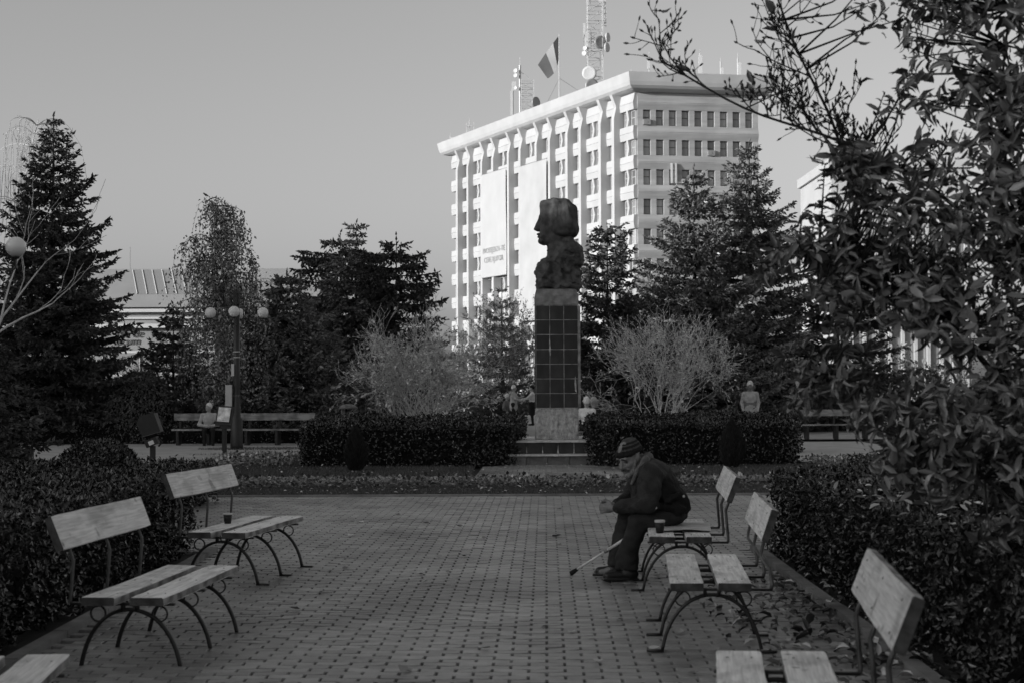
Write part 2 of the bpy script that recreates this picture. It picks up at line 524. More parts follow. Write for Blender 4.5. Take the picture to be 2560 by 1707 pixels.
def lettering(txt, size, mt, parent, loc, shear=0.0, center=True):
    cu = bpy.data.curves.new('lettering', 'FONT')
    cu.body = txt; cu.size = size; cu.extrude = 0.01; cu.shear = shear
    if center: cu.align_x = 'CENTER'
    o = bpy.data.objects.new('lettering', cu)
    C.objects.link(o)
    me = bpy.data.meshes.new_from_object(o.evaluated_get(bpy.context.evaluated_depsgraph_get()))
    bpy.data.objects.remove(o)
    me.materials.clear(); me.materials.append(mt)
    return link('lettering', me, parent, loc=loc, rot=(R(90), 0, 0))

def rdir(rng, n):
    v = rng.normal(size=(n, 3))
    return v / np.linalg.norm(v, axis=1, keepdims=True)

# templates: x along the leaf (0..1), unit width in y
T_DIAMOND = ([(0, 0, 0), (0.45, -0.5, 0.06), (1, 0, -0.05), (0.45, 0.5, 0.06)], [(0, 1, 2), (0, 2, 3)])
T_SPIKE = ([(0, 0, 0), (0.35, -0.5, 0), (1, 0, 0), (0.35, 0.5, 0), (0.35, 0, -0.5), (0.35, 0, 0.5)], [(0, 1, 2), (0, 2, 3), (0, 4, 2), (0, 2, 5)])
T_LEAF = ([(0, 0, 0), (0.3, -0.42, 0.06), (0.3, 0, 0), (0.3, 0.42, 0.06), (0.68, -0.36, 0.03), (0.68, 0, -0.05), (0.68, 0.36, 0.03), (1, 0, -0.16)],
          [(0, 1, 2), (0, 2, 3), (1, 4, 5), (1, 5, 2), (2, 5, 6), (2, 6, 3), (4, 7, 5), (5, 7, 6)])

def leaf_obj(name, T, pos, d, up, length, width, mt, parent=None, kind=None):
    rot = frames(np.asarray(d, float), np.asarray(up, float))
    length = np.asarray(length, float); width = np.asarray(width, float)
    V, Fc = scatter(T[0], T[1], pos, rot, np.stack([length, width, width if T is T_SPIKE else length], 1))
    o = link(name, mesh_np(name, V, Fc, [mt]), parent)
    if kind: o['kind'] = kind
    return o

# ------------------------------------------------------------------ ground, paving, kerbs, paths, lawns
def sheet(name, mt, ys, x0, x1, dz, parent=None, kind='structure'):
    """a strip across, following the fall of the ground; x0 / x1 may be functions of Y"""
    V, Fc = [], []
    for Y in ys:
        a = x0(Y) if callable(x0) else x0
        b = x1(Y) if callable(x1) else x1
        V += [(a, Y, gz(Y) + dz), (b, Y, gz(Y) + dz)]
    for i in range(len(ys) - 1):
        Fc.append((2 * i, 2 * i + 1, 2 * i + 3, 2 * i + 2))
    o = link(name, mesh_np(name, V, Fc, [mt]), parent)
    if kind: o['kind'] = kind
    return o

sheet('ground', M['soil'], [-300, 24, 40, 60, 80, 114, 400, 4000], -2500, 2500, -0.035)

SK = 0.021                                            # the courses of the walk lean by this much
paving = sheet('paving', M['soil'], [2.0, 22.0], lambda Y: -6.2, lambda Y: 6.4, -0.026)
xs_ = [-0.1, -0.05, 0.0, 0.05, 0.1]
wv = [0.004, -0.004, 0.004, -0.004, 0.004]
def paver_template():
    V, Fc = [], []
    for ins, z in ((0.0110, 0.0), (0.0075, -0.006), (0.0075, -0.04)):
        ring = [(x * (1 - ins / 0.1), -0.05 + ins * 0.30 + w, z) for x, w in zip(xs_, wv)] + [(x * (1 - ins / 0.1), 0.05 - ins * 0.30 + w, z) for x, w in zip(xs_[::-1], wv[::-1])]
        V += ring
    for i in range(4): Fc.append((i, i + 1, 8 - i, 9 - i))
    for r in (0, 10):
        for i in range(10):
            j = (i + 1) % 10
            Fc.append((r + j, r + i, r + 10 + i, r + 10 + j))
    return V, Fc
PT = paver_template()
rng = np.random.default_rng(3)
spots = []
row = 0
Y = 4.6
def paved(Xc, Yc):
    if Yc < 22.0:
        if Yc < 14.9: return -2.74 < Xc < 2.14
        return -5.9 < Xc < 6.1
    if 25.35 < Yc < 26.95: return -7.0 < Xc < 8.5
    if 26.95 <= Yc < 30.95: return -0.55 - 0.25 * (Yc - 27) * 0 < Xc < 1.95
    return False
while Y < 30.95:
    off = 0.1 * (row % 2)
    for i in range(-42, 46):
        Xc = i * 0.2 + off + SK * Y
        if paved(Xc, Y): spots.append((Xc, Y))
    Y += 0.1
    row += 1
spots = np.array(spots)
jz = rng.uniform(-0.0022, 0.0012, len(spots)); jr = rng.normal(0, 0.012, len(spots)); jt = rng.normal(0, 0.016, (len(spots), 2)); jz += 0.006 * np.sin(spots[:, 0] * 2.1 + 1.0) * np.sin(spots[:, 1] * 1.3) - 0.004
vis = (np.abs(spots[:, 0]) < 0.325 * spots[:, 1] + 0.05) & (spots[:, 1] > 8.28)
order = np.where(vis)[0][np.argsort(spots[vis, 1], kind='stable')][:300]
single = np.zeros(len(spots), bool); single[order] = True
pm = mesh_np('paver', PT[0], PT[1], [M['paver_single']])
for i in order:
    link('paver', pm, paving, loc=(spots[i, 0], spots[i, 1], jz[i]), rot=(jt[i, 0], jt[i, 1], jr[i] - SK))
ri = np.where(~single)[0]
d = np.stack([np.cos(jr[ri] - SK), np.sin(jr[ri] - SK), -jt[ri, 1]], 1)
upv = np.stack([jt[ri, 1], -jt[ri, 0], np.ones(len(ri))], 1)
pos = np.stack([spots[ri, 0], spots[ri, 1], jz[ri] + np.array([gz(y) for y in spots[ri, 1]])], 1)
V_, F_ = scatter(PT[0], PT[1], pos, frames(d, upv), np.ones(len(ri)))
tag(link('pavers_beyond', mesh_np('pavers_beyond', V_, F_, [M['paver']]), paving), kind='stuff')

sheet('path_bed', M['soil'], [25.3, 27.0], -7.05, 8.55, -0.018)
sheet('monument_path', M['soil'], [27.0, 31.0], -0.6, 2.0, -0.018)
# kerbs on both sides of the walk
def kerb_run(name, x0, x1, y0, y1, step=1.0):
    root = empty(name, (0, 0, 0)); tag(root, kind='structure')
    k = MB(); k.box((0, 0, 0), (0.09, step - 0.012, 0.16)); km = k.mesh('kerb_stone', M['kerb'])
    n = int((y1 - y0) / step)
    for i in range(n):
        yy = y0 + (i + 0.5) * step
        xx = x0 + (x1 - x0) * (yy - y0) / (y1 - y0)
        link('kerb_stone', km, root, loc=(xx, yy, -0.045 + random.Random(i).uniform(-0.006, 0.006)), rot=(0, 0, -math.atan2(x1 - x0, y1 - y0)))
    return root
kerb_run('kerb_left', -2.84, -2.80, 4.0, 15.0)
kerb_run('kerb_right', 2.14, 2.26, 4.0, 15.0)
k = MB(); k.box((0, 22.04, -0.04), (12.6, 0.07, 0.12))
tag(k.build('kerb_lawn', M['kerb']), kind='structure')

# paths beyond
YS = [31, 36, 40, 44, 50, 58, 66, 80, 95]
sheet('cross_path', M['path'], [31.6, 33, 36, 40, 44.5], lambda Y: -30 , lambda Y: -4.6 if Y > 33 else -5.4, 0.004)
sheet('plaza', M['path'], [46, 50, 58, 66, 80, 95], lambda Y: -14, lambda Y: 20, 0.004)
sheet('rear_path', M['path'], [32.6, 36, 40, 46], lambda Y: -0.4, lambda Y: 2.2, 0.004)
sheet('side_path', M['path'], [27.5, 32, 38, 44], lambda Y: 5.75, lambda Y: 9.5, 0.004)

# grass
def grass(name, label, x0, x1, y0, y1, dens, h, seed, keep=None):
    r = np.random.default_rng(seed)
    n = int((x1 - x0) * (y1 - y0) * dens)
    p = np.stack([r.uniform(x0, x1, n), r.uniform(y0, y1, n), np.zeros(n)], 1)
    if keep is not None: p = p[keep(p)]
    n = len(p)
    p[:, 2] = [gz(y) - 0.01 for y in p[:, 1]]
    d = rdir(r, n) * 0.55; d[:, 2] = 1
    o = leaf_obj(name, ([(0, -0.5, 0), (0, 0.5, 0), (1, 0, 0)], [(0, 1, 2)]), p, d, rdir(r, n), r.uniform(0.6, 1.4, n) * h, np.full(n, 0.012), M['grass'])
    return tag(o, label, 'grass', kind='stuff')
grass('grass', 'narrow strip of clipped grass along the end of the paved walk', -7.0, 7.0, 22.08, 23.35, 2200, 0.05, 1)
grass('lawn_grass', 'dark lawn in front of the two clipped hedges', -8.0, 8.5, 27.0, 31.2, 900, 0.05, 2,
      keep=lambda p: ~((p[:, 0] > -0.7) & (p[:, 0] < 2.1)))
grass('bed_grass', 'grass under the lamp post and information panel', -8.6, -5.0, 36.5, 42.5, 500, 0.06, 4,
      keep=lambda p: (((p[:, 0] + 6.4) / 1.5) ** 2 + ((p[:, 1] - 40.2) / 0.9) ** 2 < 1) | (((p[:, 0] + 5.9) / 1.9) ** 2 + ((p[:, 1] - 36.2) / 0.7) ** 2 < 1))

# flower beds
def pansy_mesh(mt):
    m = MB()
    for a, l, w in ((90, 1, 1), (160, 0.9, 0.9), (20, 0.9, 0.9), (235, 0.95, 1), (305, 0.95, 1)):
        c, s = math.cos(R(a)), math.sin(R(a))
        pts = [(0, 0), (0.5 * l, -0.42 * w), (0.95 * l, -0.25 * w), (1.02 * l, 0.1 * w), (0.8 * l, 0.42 * w), (0.4 * l, 0.36 * w)]
        m.add([(x * c - y * s, -0.02 - 0.12 * x, x * s + y * c) for x, y in pts], [(0, 1, 2, 3), (0, 3, 4, 5)])
    return m.mesh('blossom', mt)
PM = [pansy_mesh(M['petal_dark']), pansy_mesh(M['petal_white'])]
def flower_bed(label, x0, x1, y0, y1, h, n_leaf, blooms, white, seed):
    r = np.random.default_rng(seed)
    root = empty('flower_bed', ((x0 + x1) / 2, (y0 + y1) / 2, gz((y0 + y1) / 2)))
    tag(root, label, 'flower bed')
    n = n_leaf
    w, dpt = (x1 - x0) / 2, (y1 - y0) / 2
    p = np.stack([r.uniform(-w, w, n), r.uniform(-dpt, dpt, n), r.uniform(0.0, 1, n) ** 0.7 * h], 1)
    d = rdir(r, n); d[:, 2] = np.abs(d[:, 2]) * 0.6 + 0.1
    up = rdir(r, n); up[:, 2] += 1.2
    L_ = r.uniform(0.04, 0.075, n)
    leaf_obj('leaves', T_LEAF, p, d, up, L_, L_ * 0.7, M['pansy_leaf'], root, 'stuff')
    for i in range(blooms):
        s = r.uniform(0.022, 0.036)
        o = link('blossom', PM[1 if r.random() < white else 0], root, loc=(r.uniform(-w, w), r.uniform(-dpt, dpt), h + r.uniform(0.0, 0.06)),
                 rot=(r.uniform(-0.6, 0.2), r.uniform(-0.5, 0.5), r.uniform(-0.9, 0.9)))
        o.scale = (s, s, s)
    return root
flower_bed('long pansy bed with dark blossoms between the walk and the monument', -7.0, 7.2, 23.45, 24.7, 0.12, 9000, 150, 0.12, 11)
flower_bed('white pansy bed beside the left end of the clipped hedge', -6.1, -4.25, 30.4, 34.6, 0.13, 2600, 46, 0.9, 12)
flower_bed('small pale pansy bed past the right end of the clipped hedge', 5.7, 7.1, 29.0, 31.6, 0.12, 1200, 14, 0.8, 13)

# ------------------------------------------------------------------ benches
def plank_mesh(name, L_, w, t, mt, seed):
    """a plank along y with worn, uneven edges"""
    r = random.Random(seed)
    n = 14
    V, Fc = [], []
    ed = [(-w / 2 + 0.005, -t / 2), (w / 2 - 0.005, -t / 2), (w / 2, -t / 2 + 0.005), (w / 2, t / 2 - 0.005), (w / 2 - 0.005, t / 2), (-w / 2 + 0.005, t / 2), (-w / 2, t / 2 - 0.005), (-w / 2, -t / 2 + 0.005)]
    for i in range(n + 1):
        y = -L_ / 2 + L_ * i / n
        sag = 0.0015 * math.sin(i * 0.5 + seed)
        sh = 0.0015 if i in (0, n) else 0.0
        for a, b in ed:
            V.append((a * (1 - sh / w * 2) + r.uniform(-0.0022, 0.0022), y + (r.uniform(-0.004, 0.004)), b * (1 - sh * 8) + sag + r.uniform(-0.0012, 0.0012)))
    for i in range(n):
        for k in range(8):
            Fc.append((i * 8 + k, i * 8 + (k + 1) % 8, (i + 1) * 8 + (k + 1) % 8, (i + 1) * 8 + k))
    me = bpy.data.meshes.new(name)
    me.from_pydata(V, [], [tuple(f[::-1]) for f in Fc] + [tuple(range(8)), tuple(n * 8 + k for k in range(7, -1, -1))])
    for x in (mt, M['end_shade'], M['edge_shade']): me.materials.append(x)
    mi = []
    for i in range(n):
        for k in range(8): mi.append((0 if t < w else 2) if k in (0, 4) else ((2 if t < w else 0) if k in (2, 6) else 0))
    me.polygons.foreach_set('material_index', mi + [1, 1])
    me.update()
    return me

BL = 1.56
SEAT_Z = 0.42
def frame_mesh():
    m = MB()
    X0 = -0.23                                        # seat front edge; x grows towards the backrest
    arch = [(-0.045, 0.0), (-0.02, 0.10), (0.03, 0.20), (0.10, 0.275), (0.18, 0.315), (0.255, 0.325), (0.33, 0.31), (0.405, 0.265), (0.465, 0.19), (0.505, 0.10), (0.53, 0.0)]
    m.tube([(X0 + u, 0, z + 0.006) for u, z in smooth_path([(a, b, 0) for a, b in arch], 3) for _ in (0,)] if False else
           [(X0 + p.x, 0, p.y + 0.006) for p in smooth_path([(a, b, 0) for a, b in arch], 3)], 0.0135, 4, flat=1.3)
    m.box((X0 - 0.085, 0, 0.005), (0.10, 0.04, 0.012))
    m.box((X0 + 0.565, 0, 0.005), (0.10, 0.04, 0.012))
    m.box((X0 + 0.29, 0, SEAT_Z - 0.058), (0.60, 0.034, 0.013))          # bar under the planks, running out to the back
    for u in (0.075, 0.43):
        c = Vector((X0 + u, 0, SEAT_Z - 0.065 - 0.047))
        m.tube([c + Vector((0.043 * math.cos(a * math.pi / 8), 0, 0.043 * math.sin(a * math.pi / 8))) for a in range(16)], 0.0055, 4, flat=1.8, closed=True)
    for u in (0.205, 0.285):
        m.box((X0 + u, 0, SEAT_Z - 0.075), (0.02, 0.028, 0.05))
    return m.mesh('leg', M['iron'], True)
LEG = frame_mesh()

def support_mesh(bent):
    m = MB()
    X0 = -0.23
    if not bent:
        p = [(X0 + 0.585, 0, SEAT_Z - 0.06), (X0 + 0.592, 0, SEAT_Z - 0.04), (X0 + 0.575, 0, 0.60), (X0 + 0.585, 0, 0.63), (X0 + 0.665, 0, 0.84)]
    else:                                             # somebody has bent this backrest sideways
        p = [(X0 + 0.585, 0, SEAT_Z - 0.06), (X0 + 0.592, 0, SEAT_Z - 0.03), (X0 + 0.585, 0.03, 0.47), (X0 + 0.56, 0.40, 0.50), (X0 + 0.565, 0.46, 0.53), (X0 + 0.58, 0.44, 0.60), (X0 + 0.64, 0.42, 0.75)]
    m.tube(p, 0.0105, 6)
    return m.mesh('back_support', M['rod'], True)
SUP = [support_mesh(False), support_mesh(True)]
bolt = MB(); bolt.lathe([(0.0055, 0), (0.005, 0.003), (0.003, 0.0045)], 8); BOLT = bolt.mesh('bolt', M['steel_grey'], True)

def bench(label, x, y, rz, seed, bent=False, dz=0.0):
    root = empty('park_bench', (x, y, dz), rz)
    tag(root, label, 'bench', 'iron and plank benches along the walk')
    for i, u in enumerate((-0.23 + 0.095, -0.23 + 0.368)):
        p = link('seat_plank', plank_mesh('seat_plank', BL, 0.192, 0.046, M['wood'], seed * 5 + i), root, loc=(u, 0.012 * (i - 0.5), SEAT_Z - 0.023))
        for yy in (-0.6, 0.0, 0.6):
            for xx in (-0.05, 0.05):
                link('bolt', BOLT, p, loc=(xx, yy, 0.0225))
    if bent: bl, br = (0.372, 0.42, 0.705), (0, R(-19), 0)
    else: bl, br = (0.395, 0.0, 0.765), (0, R(-21), 0)
    b = link('back_plank', plank_mesh('back_plank', BL - 0.03, 0.046, 0.20, M['wood'], seed * 5 + 3), root, loc=bl, rot=(0, R(21) if not bent else R(19), 0))
    for yy in (-0.6, 0.0, 0.6):
        for zz in ((-0.06, 0.06) if seed < 3 else ()):
            link('bolt', BOLT, b, loc=(-0.0235, yy, zz), rot=(0, R(-90), 0))
    for yy in (-0.6, 0.0, 0.6):
        link('leg', LEG, root, loc=(0, yy, 0))
        link('back_support', SUP[1 if bent else 0], root, loc=(0, yy, 0))
    return root
# right-hand row (front edge faces left); left-hand row turned round
bench('nearest bench of the right row, cut off by the bottom edge', 1.005, 6.10, R(-7), 1)
bench('bench with its backrest bent sideways, in front of the seated man', 1.19, 9.93, R(-4.6), 2, bent=True)
RB3 = bench('bench on which the man in the striped cap sits', 1.295, 12.62, R(-4.2), 3)
bench('bench cut off in the bottom left corner of the picture', -2.085, 6.18, R(180 + 5), 4, dz=-0.02)
bench('middle bench of the left row, plain boards with dark knots', -2.075, 9.60, R(180 - 5.3), 5, dz=-0.025)
bench('far bench of the left row with a dark cup on its seat', -2.16, 13.12, R(180 - 9), 6)

# ------------------------------------------------------------------ clipped hedges and small evergreens
def hedge_box(label, poly, h, dens, leaf, seed, name='hedge', top_bump=0.045, lean=0.0, group=None, gzf=True, core=0.10):
    """a clipped hedge over a ground outline (list of (x, y), counter-clockwise)"""
    r = np.random.default_rng(seed)
    P = np.array(poly, float)
    c = P.mean(0)
    g = gz(c[1]) if gzf else 0.0
    root = empty(name, (c[0], c[1], g))
    tag(root, label, 'hedge', group)
    Q = P - c
    ins = Q - np.sign(Q) * core * 1.15
    n = len(Q)
    m = MB()
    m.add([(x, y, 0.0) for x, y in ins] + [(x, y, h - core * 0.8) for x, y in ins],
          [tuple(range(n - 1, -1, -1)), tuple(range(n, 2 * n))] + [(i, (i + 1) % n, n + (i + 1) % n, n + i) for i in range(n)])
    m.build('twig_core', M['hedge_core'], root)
    pos, nor = [], []
    for i in range(n):
        a, b = Q[i], Q[(i + 1) % n]
        L_ = np.linalg.norm(b - a)
        k = int(L_ * h * dens)
        t = r.random(k); z = r.random(k) * h
        nv = np.array([(b - a)[1], -(b - a)[0], 0]) / L_
        wob = 0.035 * np.sin(t * L_ * 4.1 + z * 6) + 0.03 * np.sin(t * L_ * 9.7 - z * 11 + 1)
        p = np.stack([a[0] + (b - a)[0] * t, a[1] + (b - a)[1] * t, z], 1) + nv * (wob - r.random(k) ** 1.5 * core)[:, None]
        pos.append(p); nor.append(np.repeat(nv[None], k, 0))
    lo, hi = Q.min(0), Q.max(0)
    k = int(np.prod(hi - lo) * dens)
    t = np.stack([r.uniform(lo[0], hi[0], k), r.uniform(lo[1], hi[1], k)], 1)
    ok = np.ones(k, bool)
    for i in range(n):
        a, b = Q[i], Q[(i + 1) % n]
        ok &= ((b - a)[0] * (t[:, 1] - a[1]) - (b - a)[1] * (t[:, 0] - a[0])) > 0
    t = t[ok]; k = len(t)
    z = h + top_bump * (np.sin(t[:, 0] * 3.1) * np.sin(t[:, 1] * 2.3 + 1) + 0.6 * np.sin(t[:, 0] * 7.7 + t[:, 1] * 5)) - r.random(k) ** 2 * 0.09 + (r.random(k) > 0.94) * r.random(k) * 0.10
    pos.append(np.stack([t[:, 0], t[:, 1], z], 1)); nor.append(np.tile([0, 0, 1.0], (k, 1)))
    pos = np.concatenate(pos); nor = np.concatenate(nor)
    k = len(pos)
    up = nor + rdir(r, k) * 0.75
    d = rdir(r, k) + nor * 0.3 + np.array([0, 0, 0.25])
    L_ = r.uniform(0.7, 1.35, k) * leaf
    leaf_obj('foliage', T_DIAMOND, pos, d, up, L_, L_ * 0.55, M['hedge'], root, 'stuff')
    return root

hedge_box('low hedge behind the left row of benches', [(-5.0, 4.5), (-3.02, 4.5), (-3.02, 15.2), (-5.0, 15.2)], 0.74, 2000, 0.044, 21, core=0.13)
hedge_box('hedge behind the right row of benches strewn with leaves', [(2.42, 4.5), (4.5, 4.5), (4.5, 14.7), (2.36, 14.7)], 0.74, 2000, 0.044, 22, core=0.13)
hedge_box('clipped hedge to the left of the monument', [(-4.0, 30.25), (-0.55, 30.2), (0.02, 30.7), (0.25, 31.9), (-4.1, 31.6)], 0.78, 900, 0.062, 23, group='clipped hedges around the monument')
hedge_box('clipped hedge to the right of the monument', [(1.75, 30.3), (5.35, 30.3), (5.6, 31.7), (1.42, 31.9), (1.45, 30.8)], 0.80, 900, 0.062, 24, group='clipped hedges around the monument')
hedge_box('rear clipped hedge seen over the left hedge', [(-4.6, 37.0), (0.30, 37.0), (0.30, 38.0), (-4.6, 38.0)], 0.82, 600, 0.065, 25, group='rear clipped hedges')
hedge_box('rear clipped hedge seen over the right hedge', [(1.75, 36.2), (6.55, 36.2), (6.55, 37.2), (1.75, 37.2)], 0.88, 600, 0.065, 26, group='rear clipped hedges')
hedge_box('low dark hedge beyond the left cross path', [(-18.0, 44.6), (-5.0, 44.6), (-5.0, 45.8), (-18.0, 45.8)], 0.50, 300, 0.07, 27)
hedge_box('low dark hedge beside the dome shaped bush on the left', [(-9.5, 19.0), (-4.2, 19.0), (-3.9, 21.2), (-9.5, 21.2)], 0.52, 700, 0.05, 28)
hedge_box('sloping dark hedge under the large leaved tree', [(4.0, 17.2), (8.0, 17.2), (8.0, 20.5), (4.3, 20.5)], 0.62, 600, 0.05, 29)

def bush(name, label, cat, loc, rx, rz, dens, leaf, mt, seed, shape='dome', parts=('foliage',), up_bias=0.4, T=T_DIAMOND, aspect=0.5):
    r = np.random.default_rng(seed)
    root = empty(name, loc)
    tag(root, label, cat)
    n = int(dens * rx * rz)
    th = r.uniform(0, 2 * math.pi, n)
    t = r.random(n)
    if shape == 'dome':
        zz = t ** 0.8
        rad = np.sqrt(1 - (zz * 0.98) ** 2)
    else:                                             # upright cone with a rounded foot
        zz = t
        rad = np.minimum(1, 1.35 * np.sqrt(t + 0.06)) * (1 - t ** 1.6) * 0.98 + 0.02
    rad = rad * (1 + 0.06 * np.sin(3 * th + 5 * zz) + 0.04 * np.sin(8 * th - 9 * zz))
    depth = 1 - r.random(n) ** 2 * 0.22
    p = np.stack([np.cos(th) * rad * rx * depth, np.sin(th) * rad * rx * depth, zz * rz * (0.85 + 0.15 * depth)], 1)
    nv = np.stack([np.cos(th) * rad / rx, np.sin(th) * rad / rx, zz / rz], 1); nv /= np.linalg.norm(nv, axis=1, keepdims=True)
    d = rdir(r, n) * 0.8 + nv * 0.5 + np.array([0, 0, up_bias])
    L_ = r.uniform(0.7, 1.4, n) * leaf
    leaf_obj('foliage', T, p, d, nv + rdir(r, n) * 0.6, L_, L_ * aspect, mt, root, 'stuff')
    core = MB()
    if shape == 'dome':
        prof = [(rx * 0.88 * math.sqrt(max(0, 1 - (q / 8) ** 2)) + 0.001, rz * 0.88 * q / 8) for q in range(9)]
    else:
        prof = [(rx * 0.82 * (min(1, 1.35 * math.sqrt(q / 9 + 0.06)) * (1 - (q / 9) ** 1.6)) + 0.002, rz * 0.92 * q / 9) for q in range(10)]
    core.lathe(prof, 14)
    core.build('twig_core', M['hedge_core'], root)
    return root
bush('round_bush', 'dome shaped clipped bush behind the left hedge', 'bush', (-5.15, 20.0, 0.05), 0.66, 0.80, 14000, 0.045, M['hedge'], 31)
bush('thuja_shrub', 'small cone shaped evergreen in front of the left clipped hedge', 'shrub', (-2.8, 28.6, -0.03), 0.27, 0.72, 26000, 0.09, M['thuja'], 32, 'cone', up_bias=2.4, aspect=0.2)
bush('thuja_shrub', 'small cone shaped evergreen in front of the right clipped hedge', 'shrub', (4.03, 29.4, -0.03), 0.30, 0.80, 26000, 0.09, M['thuja'], 33, 'cone', up_bias=2.4, aspect=0.2)
bush('weeping_shrub', 'dark drooping round shrub left of the birch', 'shrub', (-10.6, 45.8, gz(45.8)), 1.15, 2.05, 3200, 0.10, M['needle_dark'], 34, 'dome', up_bias=-0.9, aspect=0.4)

# ------------------------------------------------------------------ the monument: bust on a tiled pedestal
PX, PY, PW = 0.889, 32.03, 0.86
mon = empty('monument', (PX, PY, gz(31)))
tag(mon, 'tall monument, dark stone bust in profile on a tiled granite pedestal', 'monument')
zb = 0.05                                             # local heights count from the fallen ground
m = MB(); m.box((0, 0, (1.06 + 3.11) / 2), (PW - 0.03, PW - 0.03, 3.11 - 1.06)); m.build('joint_core', M['mortar'], mon)
tw, th_ = (PW - 0.03) / 3, (3.10 - 1.08) / 7
t_ = MB()
hw, hh, dp = tw / 2 - 0.0065, th_ / 2 - 0.0065, 0.012
t_.add([(-hw, 0, -hh), (hw, 0, -hh), (hw, 0, hh), (-hw, 0, hh)] + [(-hw + 0.005, -dp, -hh + 0.005), (hw - 0.005, -dp, -hh + 0.005), (hw - 0.005, -dp, hh - 0.005), (-hw + 0.005, -dp, hh - 0.005)],
       [(4, 5, 6, 7), (0, 1, 5, 4), (1, 2, 6, 5), (2, 3, 7, 6), (3, 0, 4, 7)])
TM = t_.mesh('tile', M['granite'])
rr_ = random.Random(4)
for face in range(4):
    Rz = Matrix.Rotation(face * math.pi / 2, 4, 'Z')
    for i in range(3):
        for j in range(7):
            o = link('tile', TM, mon)
            o.matrix_local = Rz @ Matrix.Translation(((i - 1) * tw, -(PW - 0.03) / 2 + rr_.uniform(-0.001, 0.001), 1.08 + (j + 0.5) * th_)) @ Matrix.Rotation(rr_.uniform(-0.006, 0.006), 4, 'X') @ Matrix.Rotation(rr_.uniform(-0.008, 0.008), 4, 'Z')
# pale lime that has run out of the joints
def streak(name, pts, y):
    s = MB(); s.add([(x, y, z) for x, z in pts] + [(x, y + 0.012, z) for x, z in pts], [tuple(range(len(pts)))] + [(i, i + len(pts), (i + 1) % len(pts) + len(pts), (i + 1) % len(pts)) for i in range(len(pts))])
    return s.build(name, M['lime'], mon)
yf = -(PW - 0.03) / 2 - 0.0135
streak('lime_streak', [(-0.142, 2.55), (-0.152, 2.38), (-0.158, 2.22), (-0.135, 2.10), (-0.118, 2.14), (-0.124, 2.30), (-0.135, 2.44)], yf)
streak('lime_streak', [(0.36, 1.72), (0.345, 1.58), (0.355, 1.42), (0.385, 1.38), (0.383, 1.52), (0.375, 1.62)], yf)
streak('lime_streak', [(-0.141, 3.05), (-0.146, 2.9), (-0.141, 2.76), (-0.134, 2.9)], yf)
streak('lime_streak', [(0.141, 1.86), (0.136, 1.74), (0.141, 1.62), (0.147, 1.74)], yf)
e_ = MB(); e_.box((PW / 2 + 0.012, -PW / 2 + 0.05, 2.09), (0.05, 0.11, 2.0)); e_.build('edge_slab', M['cap_stone'], mon)
# cap stone with a cut corner
cs = MB()
a = PW / 2
lo_ = [(-a, -a), (a - 0.02, -a), (a, -a + 0.02), (a, a), (-a, a)]
up_ = [(-a + 0.03, -a + 0.03), (a - 0.16, -a + 0.03), (a - 0.03, -a + 0.12), (a - 0.03, a - 0.03), (-a + 0.03, a - 0.03)]
cs.add([(x, y, 3.112) for x, y in lo_] + [(x, y, 3.30) for x, y in lo_] + [(x, y, 3.425) for x, y in up_],
       [tuple(range(4, -1, -1))] + [(i, (i + 1) % 5, 5 + (i + 1) % 5, 5 + i) for i in range(5)] + [(5 + i, 5 + (i + 1) % 5, 10 + (i + 1) % 5, 10 + i) for i in range(5)] + [tuple(range(10, 15))])
cs.build('cap_stone', M['cap_stone'], mon)
sdf_obj('rough_base', [sbox((0, 0, 0.76), (PW / 2 - 0.012, PW / 2 - 0.012, 0.30), round=0.02)], 0.014, [M['rough_stone']], mon,
        noise=(0.011, lambda X, Y, Z: vnoise(X * 1.7 + 0.5 * Z, Y * 1.7, Z * 0.7, 75, 2) + 0.7 * vnoise(X, Y, Z * 0.5, 140, 5)))
# two-stepped base: each block and slab its own stone
for z0_, z1_, half, yfr, n_, mt, nm in ((-0.02, 0.17, 1.45, -1.12, 7, M['block'], 'base_block'), (0.205, 0.415, 1.22, -0.90, 8, M['granite'], 'base_tile')):
    w_ = 2 * half / n_
    bm = MB(); bm.box((0, 0.04, 0), (w_ - 0.012, 0.08, z1_ - z0_)); bmm = bm.mesh(nm, mt)
    for i in range(n_):
        link(nm, bmm, mon, loc=(-half + (i + 0.5) * w_, yfr + rr_.uniform(-0.003, 0.003), (z0_ + z1_) / 2))
    cb = MB(); cb.box((0, 0.15, (z0_ + z1_) / 2), (2 * half - 0.02, -2 * yfr + 0.2 - 0.05, z1_ - z0_ - 0.004)); cb.build('base_core', M['mortar'], mon)
for x, w1, w2, zt in ((-0.61, 0.008, 0.006, 0.34), (-0.30, 0.012, 0.010, 0.36), (0.0, 0.016, 0.020, 0.37), (0.31, 0.010, 0.026, 0.40), (0.61, 0.006, 0.006, 0.41)):
    streak('lime_streak', [(x - 0.003, zt), (x + 0.003, zt), (x + 0.006, zt - 0.08), (x + w1, 0.24), (x + w2, 0.21), (x - w2 * 0.8, 0.21), (x - w1, 0.25), (x - 0.005, zt - 0.07)], -0.905)
for z_, half, yfr, n_ in ((0.1875, 1.50, -1.17, 4), (0.44, 1.27, -0.95, 3)):
    w_ = 2 * half / n_
    bm = MB(); bm.box((0, (-yfr + 0.25), 0), (w_ - 0.005, -2 * yfr + 0.5, 0.035)); bmm = bm.mesh('base_slab', M['slab'])
    for i in range(n_):
        link('base_slab', bmm, mon, loc=(-half + (i + 0.5) * w_, yfr, z_ + rr_.uniform(-0.002, 0.002)))

